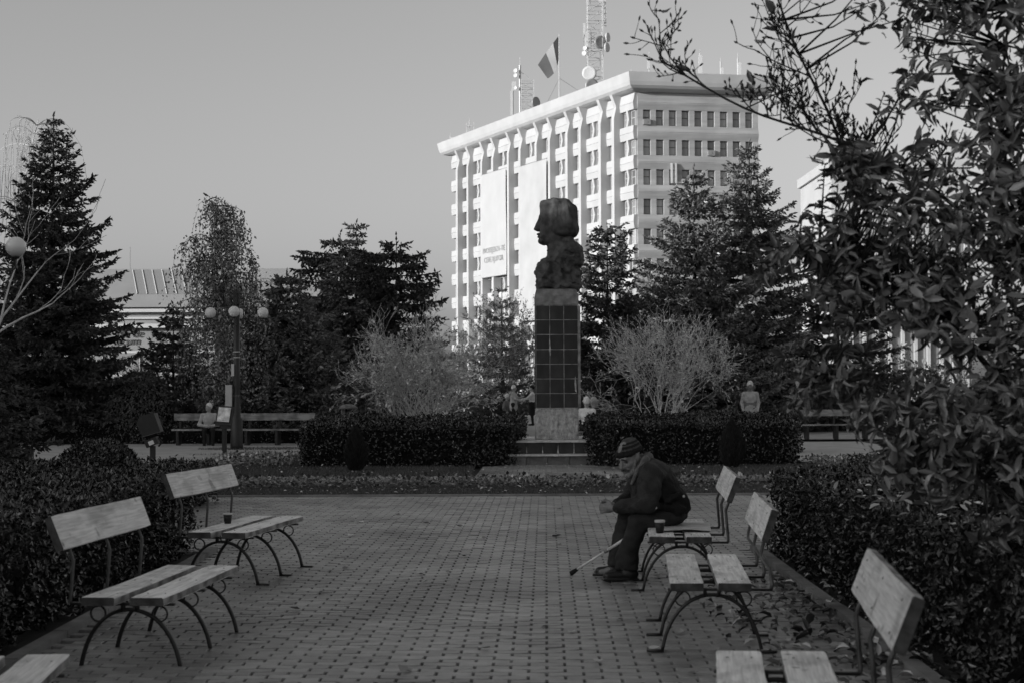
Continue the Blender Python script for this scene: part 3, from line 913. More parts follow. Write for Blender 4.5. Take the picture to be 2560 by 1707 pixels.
# the bust, carved in one piece, looking left
HZ = 3.425
bp = [
    ell((0.12, 0, 1.50), (0.31, 0.27, 0.33)), sbox((-0.11, 0, 1.37), (0.205, 0.19, 0.36), round=0.11, k=0.05),
    ell((-0.275, 0, 1.50), (0.065, 0.16, 0.045)),
    cap((-0.30, 0, 1.45), (-0.35, 0, 1.245), 0.045, 0.055, k=0.025), cap((-0.31, 0, 1.46), (-0.412, 0, 1.25), 0.024, 0.032, k=0.025), ell((-0.375, 0, 1.24), (0.06, 0.06, 0.03)),
    ell((-0.325, -0.135, 1.425), (0.055, 0.065, 0.034), sub=True, k=0.03), ell((-0.325, 0.135, 1.425), (0.055, 0.065, 0.034), sub=True, k=0.03),
    ell((-0.255, -0.12, 1.42), (0.035, 0.045, 0.03)), ell((-0.255, 0.12, 1.42), (0.035, 0.045, 0.03)),
    ell((-0.335, 0, 1.14), (0.05, 0.085, 0.024), k=0.015), ell((-0.325, 0, 1.085), (0.05, 0.08, 0.026), k=0.015),
    cap((-0.40, -0.08, 1.11), (-0.40, 0.08, 1.11), 0.018, sub=True, k=0.012),
    ell((-0.285, 0, 1.005), (0.075, 0.10, 0.07), k=0.03), ell((-0.08, 0, 1.02), (0.22, 0.19, 0.12), k=0.04),
    cap((0.0, 0, 1.08), (0.08, 0, 0.76), 0.185, 0.24, k=0.03), ell((0.20, 0, 0.86), (0.32, 0.30, 0.16), k=0.04), ell((0.24, 0, 1.00), (0.13, 0.20, 0.12), k=0.04),
    sbox((0.14, 0, 1.435), (0.29, 0.30, 0.355), round=0.21, k=0.02),
    sbox((-0.16, 0, 1.73), (0.16, 0.20, 0.085), round=0.075, k=0.05), ell((0.04, 0, 1.77), (0.28, 0.25, 0.09), k=0.05),
    ell((0.375, 0, 1.22), (0.085, 0.22, 0.15), k=0.05), ell((0.17, 0, 1.17), (0.25, 0.29, 0.09), k=0.03),
    sbox((0.055, 0, 0.22), (0.435, 0.37, 0.26), round=0.16, k=0.06), ell((0.19, 0, 0.66), (0.36, 0.34, 0.30), k=0.06),
    ell((-0.19, -0.03, 0.40), (0.2, 0.32, 0.24), k=0.06), ell((0.40, 0, 0.78), (0.13, 0.25, 0.16), k=0.05),
    ell((-0.06, -0.40, 0.55), (0.17, 0.13, 0.10), sub=True, k=0.05), ell((0.12, -0.42, 0.50), (0.13, 0.13, 0.16), sub=True, k=0.04),
    ell((0.16, -0.42, 0.24), (0.12, 0.11, 0.15), sub=True, k=0.03), ell((0.33, -0.38, 0.36), (0.05, 0.10, 0.22), sub=True, k=0.03),
    ell((-0.22, -0.42, 0.18), (0.09, 0.11, 0.10), sub=True, k=0.05), ell((0.30, -0.36, 0.72), (0.10, 0.08, 0.05), sub=True, k=0.03),
]
def bust_noise(X, Y, Z):
    low = 1 / (1 + np.exp((Z - 0.93) / 0.05))
    hair = np.clip((X + 0.12) / 0.06, 0, 1) * np.clip((Z - 1.1) / 0.06, 0, 1)
    fac = np.abs(vnoise(X, Y, Z, 13, 3)) * 1.3 - 0.6
    return (low * (0.034 * fac + 0.020 * vnoise(X, Y, Z, 34, 8) + 0.007 * vnoise(X, Y, Z, 80, 9)) + (1 - low) * 0.004 * vnoise(X, Y, Z, 40, 4)
            + hair * (0.010 * np.sin(23 * X + 2 * np.sin(5 * Z) + 9 * Y) + 0.006 * vnoise(X, Y, Z * 0.3, 60, 6)))
sdf_obj('bust', bp, 0.0125, [M['bust']], mon, k=0.03, noise=(1.0, bust_noise), loc=(0, 0, HZ - 0.02))

# ------------------------------------------------------------------ the ten-storey office block
CORNER = Vector((14.0, 176.5, 0))
uA = Vector((0.404, -0.915, 0)).normalized()          # along the long face towards the near corner
uB = Vector((0.983, 0.183, 0)).normalized()           # along the short face, away from the corner
LA, LB = 54.5, 14.0
TOPZ, COR, PITCH = 35.3, 33.35, 3.3
off = Empty_root = empty('office_building', CORNER)
tag(off, 'ten storey pale concrete office block with curved cornice and antennas', 'building')
O_A = -uA * LA
def face_matrix(o, u):
    y = Vector((0, 0, 1)).cross(u)
    return Matrix(((u.x, y.x, 0, o.x), (u.y, y.y, 0, o.y), (0, 0, 1, 0), (0, 0, 0, 1)))
FA, FB = face_matrix(O_A, uA), face_matrix(Vector((0, 0, 0)), uB)
yA, yB = Vector((0, 0, 1)).cross(uA), Vector((0, 0, 1)).cross(uB)      # both point inwards
inA, inB = 0.9, 0.5
def quad_pts(dA, dB):
    """corner points of the plan with the long face moved out by dA and the short face by dB"""
    def inter(p, u, q, v):
        den = u.x * v.y - u.y * v.x
        t = ((q.x - p.x) * v.y - (q.y - p.y) * v.x) / den
        return p + u * t
    pA, pB = -yA * dA, -yB * dB
    c0 = inter(pA, uA, pB, uB)
    c1 = inter(pB, uB, uB * LB + uB * dA, uA)
    c3 = inter(pA, uA, O_A - uA * dB, uB)
    c2 = inter(uB * LB + uB * dA, uA, O_A - uA * dB, uB)
    return [c0, c1, c2, c3]
def loft(levels, name, mt, caps=True):
    V, Fc = [], []
    for dA, dB, z in levels:
        for p in quad_pts(dA, dB): V.append((p.x, p.y, z))
    for i in range(len(levels) - 1):
        for k in range(4):
            Fc.append((i * 4 + k, i * 4 + (k + 1) % 4, i * 4 + 4 + (k + 1) % 4, i * 4 + 4 + k))
    m = bpy.data.meshes.new(name)
    m.from_pydata(V, [], Fc + ([(3, 2, 1, 0), tuple(len(V) - 4 + k for k in range(4))] if caps else []))
    m.materials.append(mt)
    return link(name, m, off)
loft([(-inA, -inB, -1.0), (-inA, -inB, TOPZ - 0.5)], 'wall', M['concrete_grey'])
prof = [(-0.3, 33.36), (0.25, 33.38), (0.8, 33.46), (1.2, 33.62), (1.48, 33.9), (1.62, 34.3), (1.80, TOPZ), (1.5, TOPZ + 0.003), (1.45, TOPZ - 0.45), (-1.2, TOPZ - 0.46)]
loft([(d_, d_, z) for d_, z in prof], 'cornice', M['concrete'])

NST = 9
def zc(k): return 32.2 - PITCH * k                    # height of the crease above storey k
WT, WB = 0.75, 2.5                                    # window top and bottom below the crease
pill_d = [3.5, 6.8, 11.95, 15.5, 20.4, 24.3, 29.2, 32.9, 38.0, 41.8, 46.7, 50.6]
pills = sorted(LA - d_ for d_ in pill_d)
pm_ = MB()
def pf(a, b, d_): return (d_, a, b)
pm_.prism([(0.3, -1), (-1.25, -1), (-1.25, 30.8), (-0.95, 32.1), (-1.0, 32.3), (-1.5, 33.5), (0.3, 33.5)], -0.30, 0.30, pf)
PILL = pm_.mesh('pillar', M['concrete'])
for s in pills:
    o = link('pillar', PILL, off, matrix=FA @ Matrix.Translation((s, 0, 0)))
edges = [0.0] + pills + [LA]
def spandrel(w, top=False):
    sp = MB()
    pr = [(0.5, -WT + 0.02), (-0.44, -WT + 0.02), (-0.54, -0.05), (-0.48, 0.0), (-0.54, 0.05), (-0.48, PITCH - WB - 0.02), (0.5, PITCH - WB - 0.02)] if not top else [(0.5, -WT + 0.02), (-0.44, -WT + 0.02), (-0.54, -0.05), (-0.48, 0.0), (-0.54, 0.05), (-0.30, 1.10), (0.5, 1.10)]
    sp.prism(pr, -w / 2, w / 2, pf)
    return sp.mesh('spandrel', M['concrete'])
def win_mesh(w, h):
    f = MB()
    f.box((0, 0, h / 2 - 0.05), (w, 0.12, 0.10)); f.box((0, 0, -h / 2 + 0.05), (w, 0.12, 0.10))
    for s in (-1, 1): f.box((s * (w / 2 - 0.05), 0, 0), (0.10, 0.12, h - 0.204))
    f.box((0, 0, 0.05), (w - 0.21, 0.10, 0.07))
    p = MB(); p.box((0, 0.02, 0), (w - 0.12, 0.03, h - 0.12))
    return f, p
f_, p_ = win_mesh(0.95, WB - WT)
WFA, WPA = f_.mesh('window', M['frame_white']), p_.mesh('pane', M['pane_light'])
f_, p_ = win_mesh(0.87, WB - WT)
WFB, WPB = f_.mesh('window', M['frame_dark']), p_.mesh('pane', M['pane'])
fin = MB(); fin.prism([(0.4, -0.88), (-0.46, -0.88), (-0.30, 0), (-0.46, 0.88), (0.4, 0.88)], -0.20, 0.20, pf); FIN = fin.mesh('fin', M['concrete'])
span_cache = {}
for b in range(len(edges) - 1):
    s0, s1 = edges[b] + (0.30 if b else 0.0), edges[b + 1] - (0.30 if b < len(edges) - 2 else 0.0)
    w = round(s1 - s0, 2)
    if w not in span_cache: span_cache[w] = (spandrel(w - 0.012), spandrel(w - 0.012, True))
    nw = 3 if w > 4.2 else 2
    for k in range(NST):
        link('spandrel', span_cache[w][1 if k == 0 else 0], off, matrix=FA @ Matrix.Translation(((s0 + s1) / 2, 0, zc(k))))
        pw = w / nw
        for i in range(nw):
            sc_ = s0 + (i + 0.5) * pw
            o = link('window', WFA, off, matrix=FA @ Matrix.Translation((sc_, 0.0, zc(k) - (WT + WB) / 2)))
            link('pane', WPA, o)
        for i in range(nw - 1):
            link('fin', FIN, off, matrix=FA @ Matrix.Translation((s0 + (i + 1) * pw, 0.0, zc(k) - (WT + WB) / 2)))
# short face: bands with a crease, piers, deep windows
bd = MB(); bd.prism([(0.5, -WT), (0.0, -WT), (-0.24, -0.06), (-0.20, 0.0), (-0.24, 0.06), (0.0, PITCH - WB), (0.5, PITCH - WB)], 0, LB, pf)
BAND = bd.mesh('wall_band', M['concrete_grey'])
tb = MB(); tb.prism([(0.5, -WT), (0.0, -WT), (-0.24, -0.06), (-0.20, 0.0), (-0.24, 0.06), (0.02, 1.15), (0.5, 1.15)], 0, LB, pf)
npier, wp = 9, 1.48
s_first = 0.66
for k in range(NST):
    link('wall_band', tb.mesh('wall_band', M['concrete_grey']) if k == 0 else BAND, off, matrix=FB @ Matrix.Translation((0, 0, zc(k))))
    edges_b = [0.0] + [s_first + i * wp for i in range(npier)]
    for i in range(npier + 1):
        a0 = 0.0 if i == 0 else s_first + (i - 1) * wp + 0.87
        a1 = s_first + i * wp if i < npier else LB
        q = MB(); q.box(((a0 + a1) / 2, 0.255, zc(k) - (WT + WB) / 2), (a1 - a0, 0.49, WB - WT - 0.004))
        me = q.mesh('pier', M['concrete_grey']) if k == 0 else piers[i]
        if k == 0:
            if i == 0: piers = []
            piers.append(me)
        link('pier', me, off, matrix=FB @ Matrix.Translation((0, 0, zc(k) - zc(0))))
        if i < npier:
            o = link('window', WFB, off, matrix=FB @ Matrix.Translation((s_first + i * wp + 0.435, 0.36, zc(k) - (WT + WB) / 2)))
            link('pane', WPB, o)
rb = random.Random(8)
ac = MB(); ac.box((0, 0, 0), (0.8, 0.35, 0.6)); ac.lathe([(0.2, 0), (0.2, 0.02)], 12, (-0.12, -0.18, 0), Matrix.Rotation(R(90), 3, 'X'))
ACM = ac.mesh('air_conditioner', M['steel_grey'])
for i, k in ((5, 1), (3, 3), (0, 0)):
    link('air_conditioner', ACM, off, matrix=FB @ Matrix.Translation((s_first + i * wp + 0.4, -0.1, zc(k) - WB + 0.35)))
for x in (3.85, 4.3):
    pp = MB(); pp.box((x, -0.28, zc(2) - 1.2), (0.22, 0.2, 2.2)); pp.build('panel_antenna', M['steel_white'], off, matrix=FB)

# two long banners on the long face
def banner(label, s0, s1, z0_, z1_, mt, texts):
    root = empty('banner', (0, 0, 0))
    root.matrix_local = Matrix.Translation(CORNER) @ FA @ Matrix.Translation(((s0 + s1) / 2, -1.34, z0_))
    tag(root, label, 'banner')
    n = 10
    V, Fc = [], []
    for yy in (0, 0.03):
        for i in range(n + 1):
            for j in range(n + 1):
                V.append(((s1 - s0) * (i / n - 0.5), yy - 0.05 * math.sin(i * 1.1) * math.sin(j * 0.6), (z1_ - z0_) * j / n))
    q = (n + 1) ** 2
    for i in range(n):
        for j in range(n):
            a = i * (n + 1) + j
            Fc.append((a, a + n + 1, a + n + 2, a + 1)); Fc.append((q + a, q + a + 1, q + a + n + 2, q + a + n + 1))
    m = mesh_np('sheet', V, Fc, [mt], True)
    link('cloth', m, root)
    for z in (0, z1_ - z0_):
        r_ = MB(); r_.tube([(-(s1 - s0) / 2 - 0.1, 0.03, z), ((s1 - s0) / 2 + 0.1, 0.03, z)], 0.05, 6); r_.build('batten', M['steel_grey'], root)
    for txt, x, z, size, mt2 in texts: lettering(txt, size, mt2, root, (x, -0.09, z))
    return root
banner('white banner reading PROTEJEAZA-TE CERE AJUTOR on the office block', LA - 41.4, LA - 33.3, 15.2, 29.0, M['banner'],
       [('PROTEJEAZA-TE', 0.0, 3.2, 1.0, M['print_grey']), ('CERE AJUTOR', 0.0, 1.95, 1.0, M['print_grey'])])
banner('blank translucent banner behind the bust on the office block', LA - 28.9, LA - 20.9, 9.0, 28.6, M['banner_net'], [])

# ------------------------------------------------------------------ roof: masts, dishes, flag
ROOF = TOPZ - 0.45
def on_roof(s, inn):
    p = CORNER + O_A + uA * s + yA * inn
    return Vector((p.x, p.y, ROOF))
def lattice(m, base, h, w, step, r=0.06):
    legs = [(-w / 2, -w / 2), (w / 2, -w / 2), (w / 2, w / 2), (-w / 2, w / 2)]
    for x, y in legs: m.tube([(x, y, 0), (x, y, h)], r, 4)
    n = int(h / step)
    for i in range(n):
        z = i * step
        for k in range(4):
            a, b = legs[k], legs[(k + 1) % 4]
            m.tube([(a[0], a[1], z), (b[0], b[1], z + step)], r * 0.55, 3)
            m.tube([(a[0], a[1], z + step), (b[0], b[1], z + step)], r * 0.55, 3)
def dish(root, loc, r, az, mt, depth=0.25):
    d_ = MB()
    d_.lathe([(0.01, 0.0), (r * 0.7, 0.02), (r, 0.06), (r, -depth * r), (r * 0.6, -depth * r * 1.6), (0.05, -depth * r * 2)], 20, (0, 0, 0), Matrix.Rotation(az, 3, 'Z') @ Matrix.Rotation(R(90), 3, 'X'))
    d_.build('dish', mt, root, True, loc=loc)
def roof_at(px, Y): return Vector(((px - 1280) / F_PX * Y, Y, ROOF))
# large lattice mast
b = roof_at(1492, 187.5)
t = empty('antenna_mast', b); tag(t, 'tall lattice antenna mast crowded with dishes, running out of the picture', 'antenna')
q = MB(); lattice(q, b, 17, 1.75, 1.1, 0.07); q.build('lattice', M['steel_white'], t)
dish(t, (-0.75, -1.1, 2.55), 0.85, R(-8), M['steel_white']); dish(t, (-0.45, -1.3, 1.05), 0.8, R(10), M['steel_grey'])
dish(t, (1.4, -0.9, 5.6), 0.55, R(60), M['steel_white']); dish(t, (1.5, -0.8, 6.8), 0.55, R(65), M['steel_white'])
dish(t, (0.6, -1.0, 6.2), 0.75, R(25), M['steel_grey']); dish(t, (-1.3, -1.0, 4.9), 0.30, R(-30), M['steel_white']); dish(t, (-1.2, -1.0, 5.5), 0.27, R(-30), M['steel_white'])
rr_ = random.Random(5)
for i in range(9):
    a = rr_.uniform(0, 6.28); z = rr_.uniform(6, 13.5)
    q = MB(); q.box((0, 0, 0), (0.28, 0.16, rr_.uniform(1.2, 2.2))); q.build('panel_antenna', M['steel_white'], t, loc=(1.25 * math.cos(a), 1.25 * math.sin(a), z))
for i in range(14):
    a = rr_.uniform(0, 6.28); z = rr_.uniform(3, 14)
    q = MB(); q.tube([(0, 0, z), (1.35 * math.cos(a), 1.35 * math.sin(a), z)], 0.04, 3); q.tube([(1.3 * math.cos(a), 1.3 * math.sin(a), z - 0.8), (1.3 * math.cos(a), 1.3 * math.sin(a), z + 0.9)], 0.05, 3)
    q.build('bracket', M['steel_grey'], t)
# smaller mast
b = roof_at(1322, 204)
t = empty('antenna_mast', b); tag(t, 'smaller lattice antenna mast left of the flag', 'antenna')
q = MB(); lattice(q, b, 5.0, 1.6, 0.8, 0.06); q.tube([(-0.95, 0, 0), (-0.95, 0, 7.0)], 0.14, 5); q.tube([(-0.95, 0, 6.6), (-0.95, 0, 8.0)], 0.06, 4)
q.tube([(-0.95, 0, 6.2), (0.8, 0, 4.9)], 0.035, 3); q.build('lattice', M['steel_white'], t)
dish(t, (1.1, -0.9, 2.0), 0.75, R(50), M['steel_grey']); dish(t, (-1.5, -0.4, 6.2), 0.28, R(-30), M['steel_white']); dish(t, (-1.5, -0.4, 5.6), 0.28, R(-30), M['steel_white']); dish(t, (-1.5, -0.4, 4.0), 0.22, R(-30), M['steel_white'])
def whip(px, Y, h, w, label, extra=()):
    b_ = roof_at(px, Y)
    t_ = empty('antenna', b_); tag(t_, label, 'antenna', 'small antennas on the roof of the office block')
    q_ = MB(); q_.tube([(0, 0, 0), (0, 0, h)], 0.06, 5); q_.tube([(0, 0, h), (0, 0, h + 0.5)], 0.02, 3); q_.build('pole', M['steel_white'], t_)
    q_ = MB()
    for x, z, dx, dz in extra: q_.box((x, -0.12, z), (dx, 0.18, dz))
    if extra: q_.build('panel', M['steel_white'], t_)
    return t_
whip(1286, 208, 5.2, 0.3, 'guyed pole antenna left of the small lattice mast', [(-0.2, 2.8, 0.35, 3.2), (0.1, 5.0, 0.6, 1.2)])
whip(1176, 221, 2.6, 0.3, 'low antenna frame near the far end of the roof', [(-0.4, 1.2, 0.12, 2.2), (0.6, 1.4, 0.12, 2.0), (0.1, 0.9, 1.0, 0.1), (0.1, 1.9, 1.0, 0.1)])
whip(1128, 226.3, 1.4, 0.2, 'tiny antenna at the far corner of the roof', [(0.3, 0.9, 0.5, 0.5)])
whip(1628, 179, 3.0, 0.2, 'slim antenna behind the near corner of the roof', [(-0.1, 2.0, 0.3, 0.9), (0.2, 0.9, 0.2, 0.6)])
whip(1756, 179, 3.3, 0.3, 'thick white tube antenna above the short face', [(0.0, 1.9, 0.42, 2.3)])
whip(1807, 180, 2.6, 0.2, 'short antenna with a small cabinet above the short face', [(0.2, 1.4, 0.25, 0.9)])
whip(1850, 180, 3.0, 0.3, 'paired tube antenna above the short face', [(0.22, 1.3, 0.3, 2.2)])
t = whip(1583, 177.5, 1.1, 0.2, 'little pole with a dark square plate at the roof corner')
q = MB(); q.box((0.3, -0.05, 0.75), (0.42, 0.06, 0.42)); q.build('plate', M['flag_blue'], t)
# flag
b = roof_at(1402, 195)
t = empty('flagpole', b); tag(t, 'flagpole with guy wires on the roof', 'flagpole')
q = MB(); q.tube([(0, 0, 0), (0, 0, 9.0)], [0.09, 0.05], 6); q.build('pole', M['steel_white'], t)
q = MB(); q.tube([(0, 0, 3.6), (3.0, 0, 1.6)], 0.03, 3); q.tube([(0, 0, 3.6), (-1.8, 0, 0)], 0.03, 3); q.build('guy_wire', M['steel_grey'], t)
fl = empty('flag', b + Vector((-0.06, 0, 0.6))); tag(fl, 'three banded flag hanging slantwise from the roof flagpole', 'flag')
A0, A1 = Vector((0, 0, 8.2)), Vector((0, 0, 5.3))
B0, B1 = Vector((-2.55, 0, 4.6)), Vector((-1.35, 0, 3.0))
for name, mt, t0, t1 in (('dark_band', M['flag_blue'], 0, 0.24), ('light_band', M['flag_yellow'], 0.24, 0.58), ('mid_band', M['flag_red'], 0.58, 1.0)):
    V, Fc = [], []
    ni, nj = 8, 8
    for s in (0, 0.03):
        for i in range(ni + 1):
            for j in range(nj + 1):
                u = t0 + (t1 - t0) * i / ni; v = j / nj
                p = (A0 * (1 - v) + A1 * v) * (1 - u) + (B0 * (1 - v) + B1 * v) * u
                p = p + Vector((0.28 * math.sin(math.pi * u) * (v - 0.3), 0.22 * math.sin(5 * u + 3.2 * v) * u + s, -0.35 * math.sin(math.pi * u) * v))
                V.append(p)
    qn = (ni + 1) * (nj + 1)
    for i in range(ni):
        for j in range(nj):
            a = i * (nj + 1) + j
            Fc.append((a, a + nj + 1, a + nj + 2, a + 1)); Fc.append((qn + a, qn + a + 1, qn + a + nj + 2, qn + a + nj + 1))
    link(name, mesh_np(name, V, Fc, [mt], True), fl)

# ------------------------------------------------------------------ other buildings
# low hall with a skylight, seen between the left trees
hx0, hx1, hy = -38.0, -15.0, 121.0
t = empty('low_hall', (-26.5, hy, gz(121))); tag(t, 'low pale hall with a grey roof and skylight behind the left trees', 'building')
q = MB(); q.box((0, 6, 3.6), (23, 12, 8.4)); q.build('wall', M['wall_cream'], t)
q = MB(); q.prism([(-0.6, 7.8), (12.6, 7.8), (8.5, 10.9), (2.6, 10.9)], -11.9, 11.9, lambda a_, b_, d_: (d_, a_, b_)); rf = q.build('roof', M['roof'], t)
sk = MB()
for i in range(9):
    x = -2.2 + i * 0.75
    sk.tube([(x + 0.25, 0.42, 8.86), (x - 0.55, 2.33, 10.82)], 0.035, 4)
sk.build('skylight_bar', M['steel_white'], rf)
sk = MB(); sk.add([(-2.0, 0.45, 8.84), (4.4, 0.45, 8.84), (3.6, 2.35, 10.80), (-2.8, 2.35, 10.80)], [(0, 1, 2, 3)]); sk.build('skylight', M['glass_roof'], rf)
for z, h_, d_ in ((7.55, 0.25, 0.7), (7.0, 0.16, 0.35), (6.4, 0.3, 0.8)):
    q = MB(); q.box((0, -d_ / 2 + 0.1, z), (23.6, d_, h_)); q.build('cornice', M['frame_white'], t)
for x, w, mt in ((-5.5, 2.2, 'pane_light'), (-2.6, 2.0, 'pane'), (0.4, 2.2, 'pane_light'), (3.2, 2.0, 'pane')):
    f1 = MB(); f1.box((x, -0.06, 3.6), (w, 0.1, 1.9)); o = f1.build('shop_window', M['frame_white'], t)
    f1 = MB(); f1.box((x, -0.12, 3.6), (w - 0.25, 0.03, 1.6)); f1.build('pane', M[mt], o)
for i, (tx, z) in enumerate((('Mii de', 5.55), ('acum', 5.0))):
    lettering(tx, 0.85, M['print_dark'], t, (-3.5 + 0.05 * i, -0.06, z), 0.25, False)
q = MB(); q.tube([(-3.0, 2.6, 10.8), (-3.0, 2.6, 12.6)], 0.04, 4); q.build('roof_rod', M['steel_grey'], t)
# white ribbed building behind the right-hand spruces
t = empty('ribbed_building', (36.6, 150, gz(120))); tag(t, 'white building with vertical ribs behind the right spruces', 'building')
q = MB(); q.box((0, 8, 11), (13, 16, 22.6)); q.build('wall', M['concrete'], t)
q = MB(); q.box((0, 7.9, 22.4), (13.6, 16.6, 0.9)); q.build('parapet', M['concrete'], t)
rib = MB(); rib.box((0, -0.2, 9.5), (0.3, 0.5, 17.5)); RIB = rib.mesh('rib', M['concrete'])
wn = MB(); wn.box((0, -0.02, 9.0), (0.7, 0.12, 15.5)); WN = wn.mesh('window_strip', M['pane'])
for i in range(11):
    link('rib', RIB, t, loc=(-6 + i * 1.2, 0, 0))
    if i < 10: link('window_strip', WN, t, loc=(-5.4 + i * 1.2, 0, 0))
# unseen block added on the left to keep low sun off the park
t = empty('added_shade_block', (-52, -5, 0)); tag(t, 'added unseen block left of the park, shaped to shade the walk', 'building')
q = MB(); q.box((0, 0, 7.0), (12, 125, 14.0)); q.build('wall', M['wall_cream'], t)
q = MB(); q.box((0, 0, 14.25), (12.6, 125.6, 0.5)); q.build('parapet', M['concrete'], t)
for k in range(4):
    q = MB()
    q.box((6.02, 0, 2.4 + 3.1 * k), (0.14, 122, 1.5)); q.build('window_band', M['pane'], t)

# ------------------------------------------------------------------ conifers
def conifer(name, label, loc, H, RAD, seed, mt, z0=0.3, levels=24, prof=None, gap=0.0, droop=0.25, curl=0.28, spike=0.111, dens=1.0, group=None, trunk_r=None, lean=0.0, hang=0.35, rise=0.5):
    r = np.random.default_rng(seed)
    root = empty(name, loc)
    tag(root, label, 'tree', group)
    prof = prof or (lambda t: (1 - t) ** 0.85)
    tr = trunk_r or H * 0.017
    tk = MB()
    tk.tube([(lean * q * q, 0, H * q) for q in (0, 0.15, 0.35, 0.6, 0.8, 1.0)], [tr * (1 - 0.93 * q) for q in (0, 0.15, 0.35, 0.6, 0.8, 1.0)], 7)
    tk.build('trunk', M['bark'], root, True)
    wood = MB()
    P, D = [], []
    for li in range(levels):
        t = (li + r.uniform(-0.3, 0.3)) / levels
        t = min(max(t, 0), 0.985)
        z = z0 + (H - z0) * t
        nb = max(4, int((5 + 6 * (1 - t)) * dens))
        base_az = r.uniform(0, 6.28)
        for b in range(nb):
            if r.random() < gap: continue
            az = base_az + 6.283 * b / nb + r.normal(0, 0.22)
            L_ = RAD * prof(t) * r.uniform(0.58, 1.25) + 0.10
            ca, sa = math.cos(az), math.sin(az)
            dr = droop * r.uniform(0.5, 1.4) * (1 - 0.75 * t) - rise * t * t
            cu = curl * r.uniform(0.5, 1.4)
            def pt(s): return np.stack([lean * t * t + ca * L_ * s, sa * L_ * s, z + L_ * (-dr * s + cu * s * s)], -1)
            if L_ > 0.5:
                wood.tube([tuple(pt(np.array(s))) for s in (0, 0.5, 0.95)], [0.012 + 0.012 * L_, 0.008 + 0.006 * L_, 0.004], 3)
            nt_ = max(3, int(L_ / 0.045 * dens))
            s = r.uniform(0.12, 1.0, nt_) ** 0.8
            side = r.choice([-1, 1], nt_)
            ang = az + side * r.uniform(0.45, 1.15, nt_)
            tl = (0.10 + 0.42 * (1 - s) * min(L_, 1.4)) * r.uniform(0.6, 1.2, nt_) + 0.05
            st = pt(s)
            dd = np.stack([np.cos(ang), np.sin(ang), -hang * r.uniform(0.2, 1.2, nt_)], 1)
            ns = np.maximum(1, (tl / (spike * 0.62)).astype(int))
            rep = np.repeat(np.arange(nt_), ns)
            within = np.concatenate([np.arange(q) for q in ns])
            f = (within / ns[rep]) * tl[rep]
            pp = st[rep] + dd[rep] * f[:, None]
            P.append(pp); D.append(dd[rep] * 0.8 + r.normal(0, 0.45, (len(rep), 3)) + np.array([0, 0, 0.12]))
            m_ = max(2, int(L_ / (spike * 0.6)))
            s2 = np.linspace(0.2, 1.0, m_)
            P.append(pt(s2)); D.append(np.tile([ca, sa, 0.15], (m_, 1)) + r.normal(0, 0.35, (m_, 3)))
    k = 5
    P.append(np.stack([np.full(k, lean), np.zeros(k), np.linspace(H - 0.35, H, k)], 1)); D.append(np.tile([0, 0, 1.0], (k, 1)) + r.normal(0, 0.3, (k, 3)))
    P, D = np.concatenate(P), np.concatenate(D)
    n = len(P)
    L_ = spike * r.uniform(0.7, 1.35, n)
    cr = leaf_obj('crown', T_SPIKE, P, D, rdir(r, n), L_, L_ * 0.42, mt, root, 'stuff')
    if wood.v: wood.build('branch', M['bark'], root)
    return root

def G(x, Y): return (x, Y, gz(Y) - 0.02)
conifer('spruce_tree', 'tall dark spruce at the left edge rising above the other trees', G(-13.2, 46), 9.45, 2.75, 41, M['needle'], z0=1.0, levels=32, droop=0.40, curl=0.35, gap=0.06, spike=0.141, dens=1.25, rise=0.25)
conifer('near_spruce', 'near dark spruce cut off by the left edge', G(-8.15, 22.5), 3.6, 1.45, 42, M['needle'], z0=0.35, levels=18, droop=0.2, curl=0.22, spike=0.089, dens=1.35)
conifer('spruce_tree', 'broad blue spruce right of the lamp post', G(-6.6, 47), 5.0, 2.6, 43, M['needle_blue'], z0=0.2, levels=22, droop=0.12, curl=0.25, spike=0.141, dens=1.3, rise=0.2)
conifer('spruce_tree', 'dark spruce with a thin pointed leader behind the broad blue one', G(-5.15, 53), 7.1, 2.3, 44, M['needle_blue'], z0=0.3, levels=26, droop=0.3, curl=0.25, spike=0.148, dens=1.2, rise=0.1,
        prof=lambda t: 0.10 + 0.9 * (1 - t) ** 0.8 if t < 0.82 else 0.10)
conifer('flat_topped_conifer', 'flat topped conifer with one long branch reaching left', G(-6.0, 56), 7.0, 2.5, 45, M['needle'], z0=2.0, levels=15, gap=0.3, droop=0.05, curl=0.06, spike=0.163, hang=0.9, rise=0.0, dens=1.2,
        prof=lambda t: 0.75 if t < 0.9 else 0.22)
conifer('flat_topped_conifer', 'flat topped conifer left of the office block', G(-3.75, 52), 6.5, 1.35, 46, M['needle_dark'], z0=1.2, levels=16, gap=0.2, droop=0.15, curl=0.12, spike=0.148, hang=0.7, rise=0.1, dens=1.3,
        prof=lambda t: 1.35 - 1.0 * t if t < 0.55 else (0.95 if t < 0.93 else 0.3))
conifer('pine_tree', 'dark pine behind the right side of the bust', G(3.0, 50), 6.6, 1.45, 47, M['needle_dark'], z0=0.8, levels=22, gap=0.15, dens=1.1, rise=0.3, droop=0.0, curl=0.2, spike=0.141,
        prof=lambda t: 0.85 + 0.35 * math.sin(t * 6) if t < 0.7 else 1.3 * (1 - t) + 0.25)
conifer('spruce_tree', 'sunlit spruce right of the office block corner', G(6.05, 52.8), 8.8, 3.6, 48, M['needle_blue'], z0=0.3, levels=30, gap=0.12, droop=0.25, curl=0.3, spike=0.148, dens=1.35, rise=0.25)
conifer('spruce_tree', 'second sunlit spruce under the bare magnolia twigs', G(8.15, 54.6), 9.9, 3.6, 49, M['needle_blue'], z0=0.3, levels=30, gap=0.12, droop=0.25, curl=0.3, spike=0.148, dens=1.35, rise=0.25)
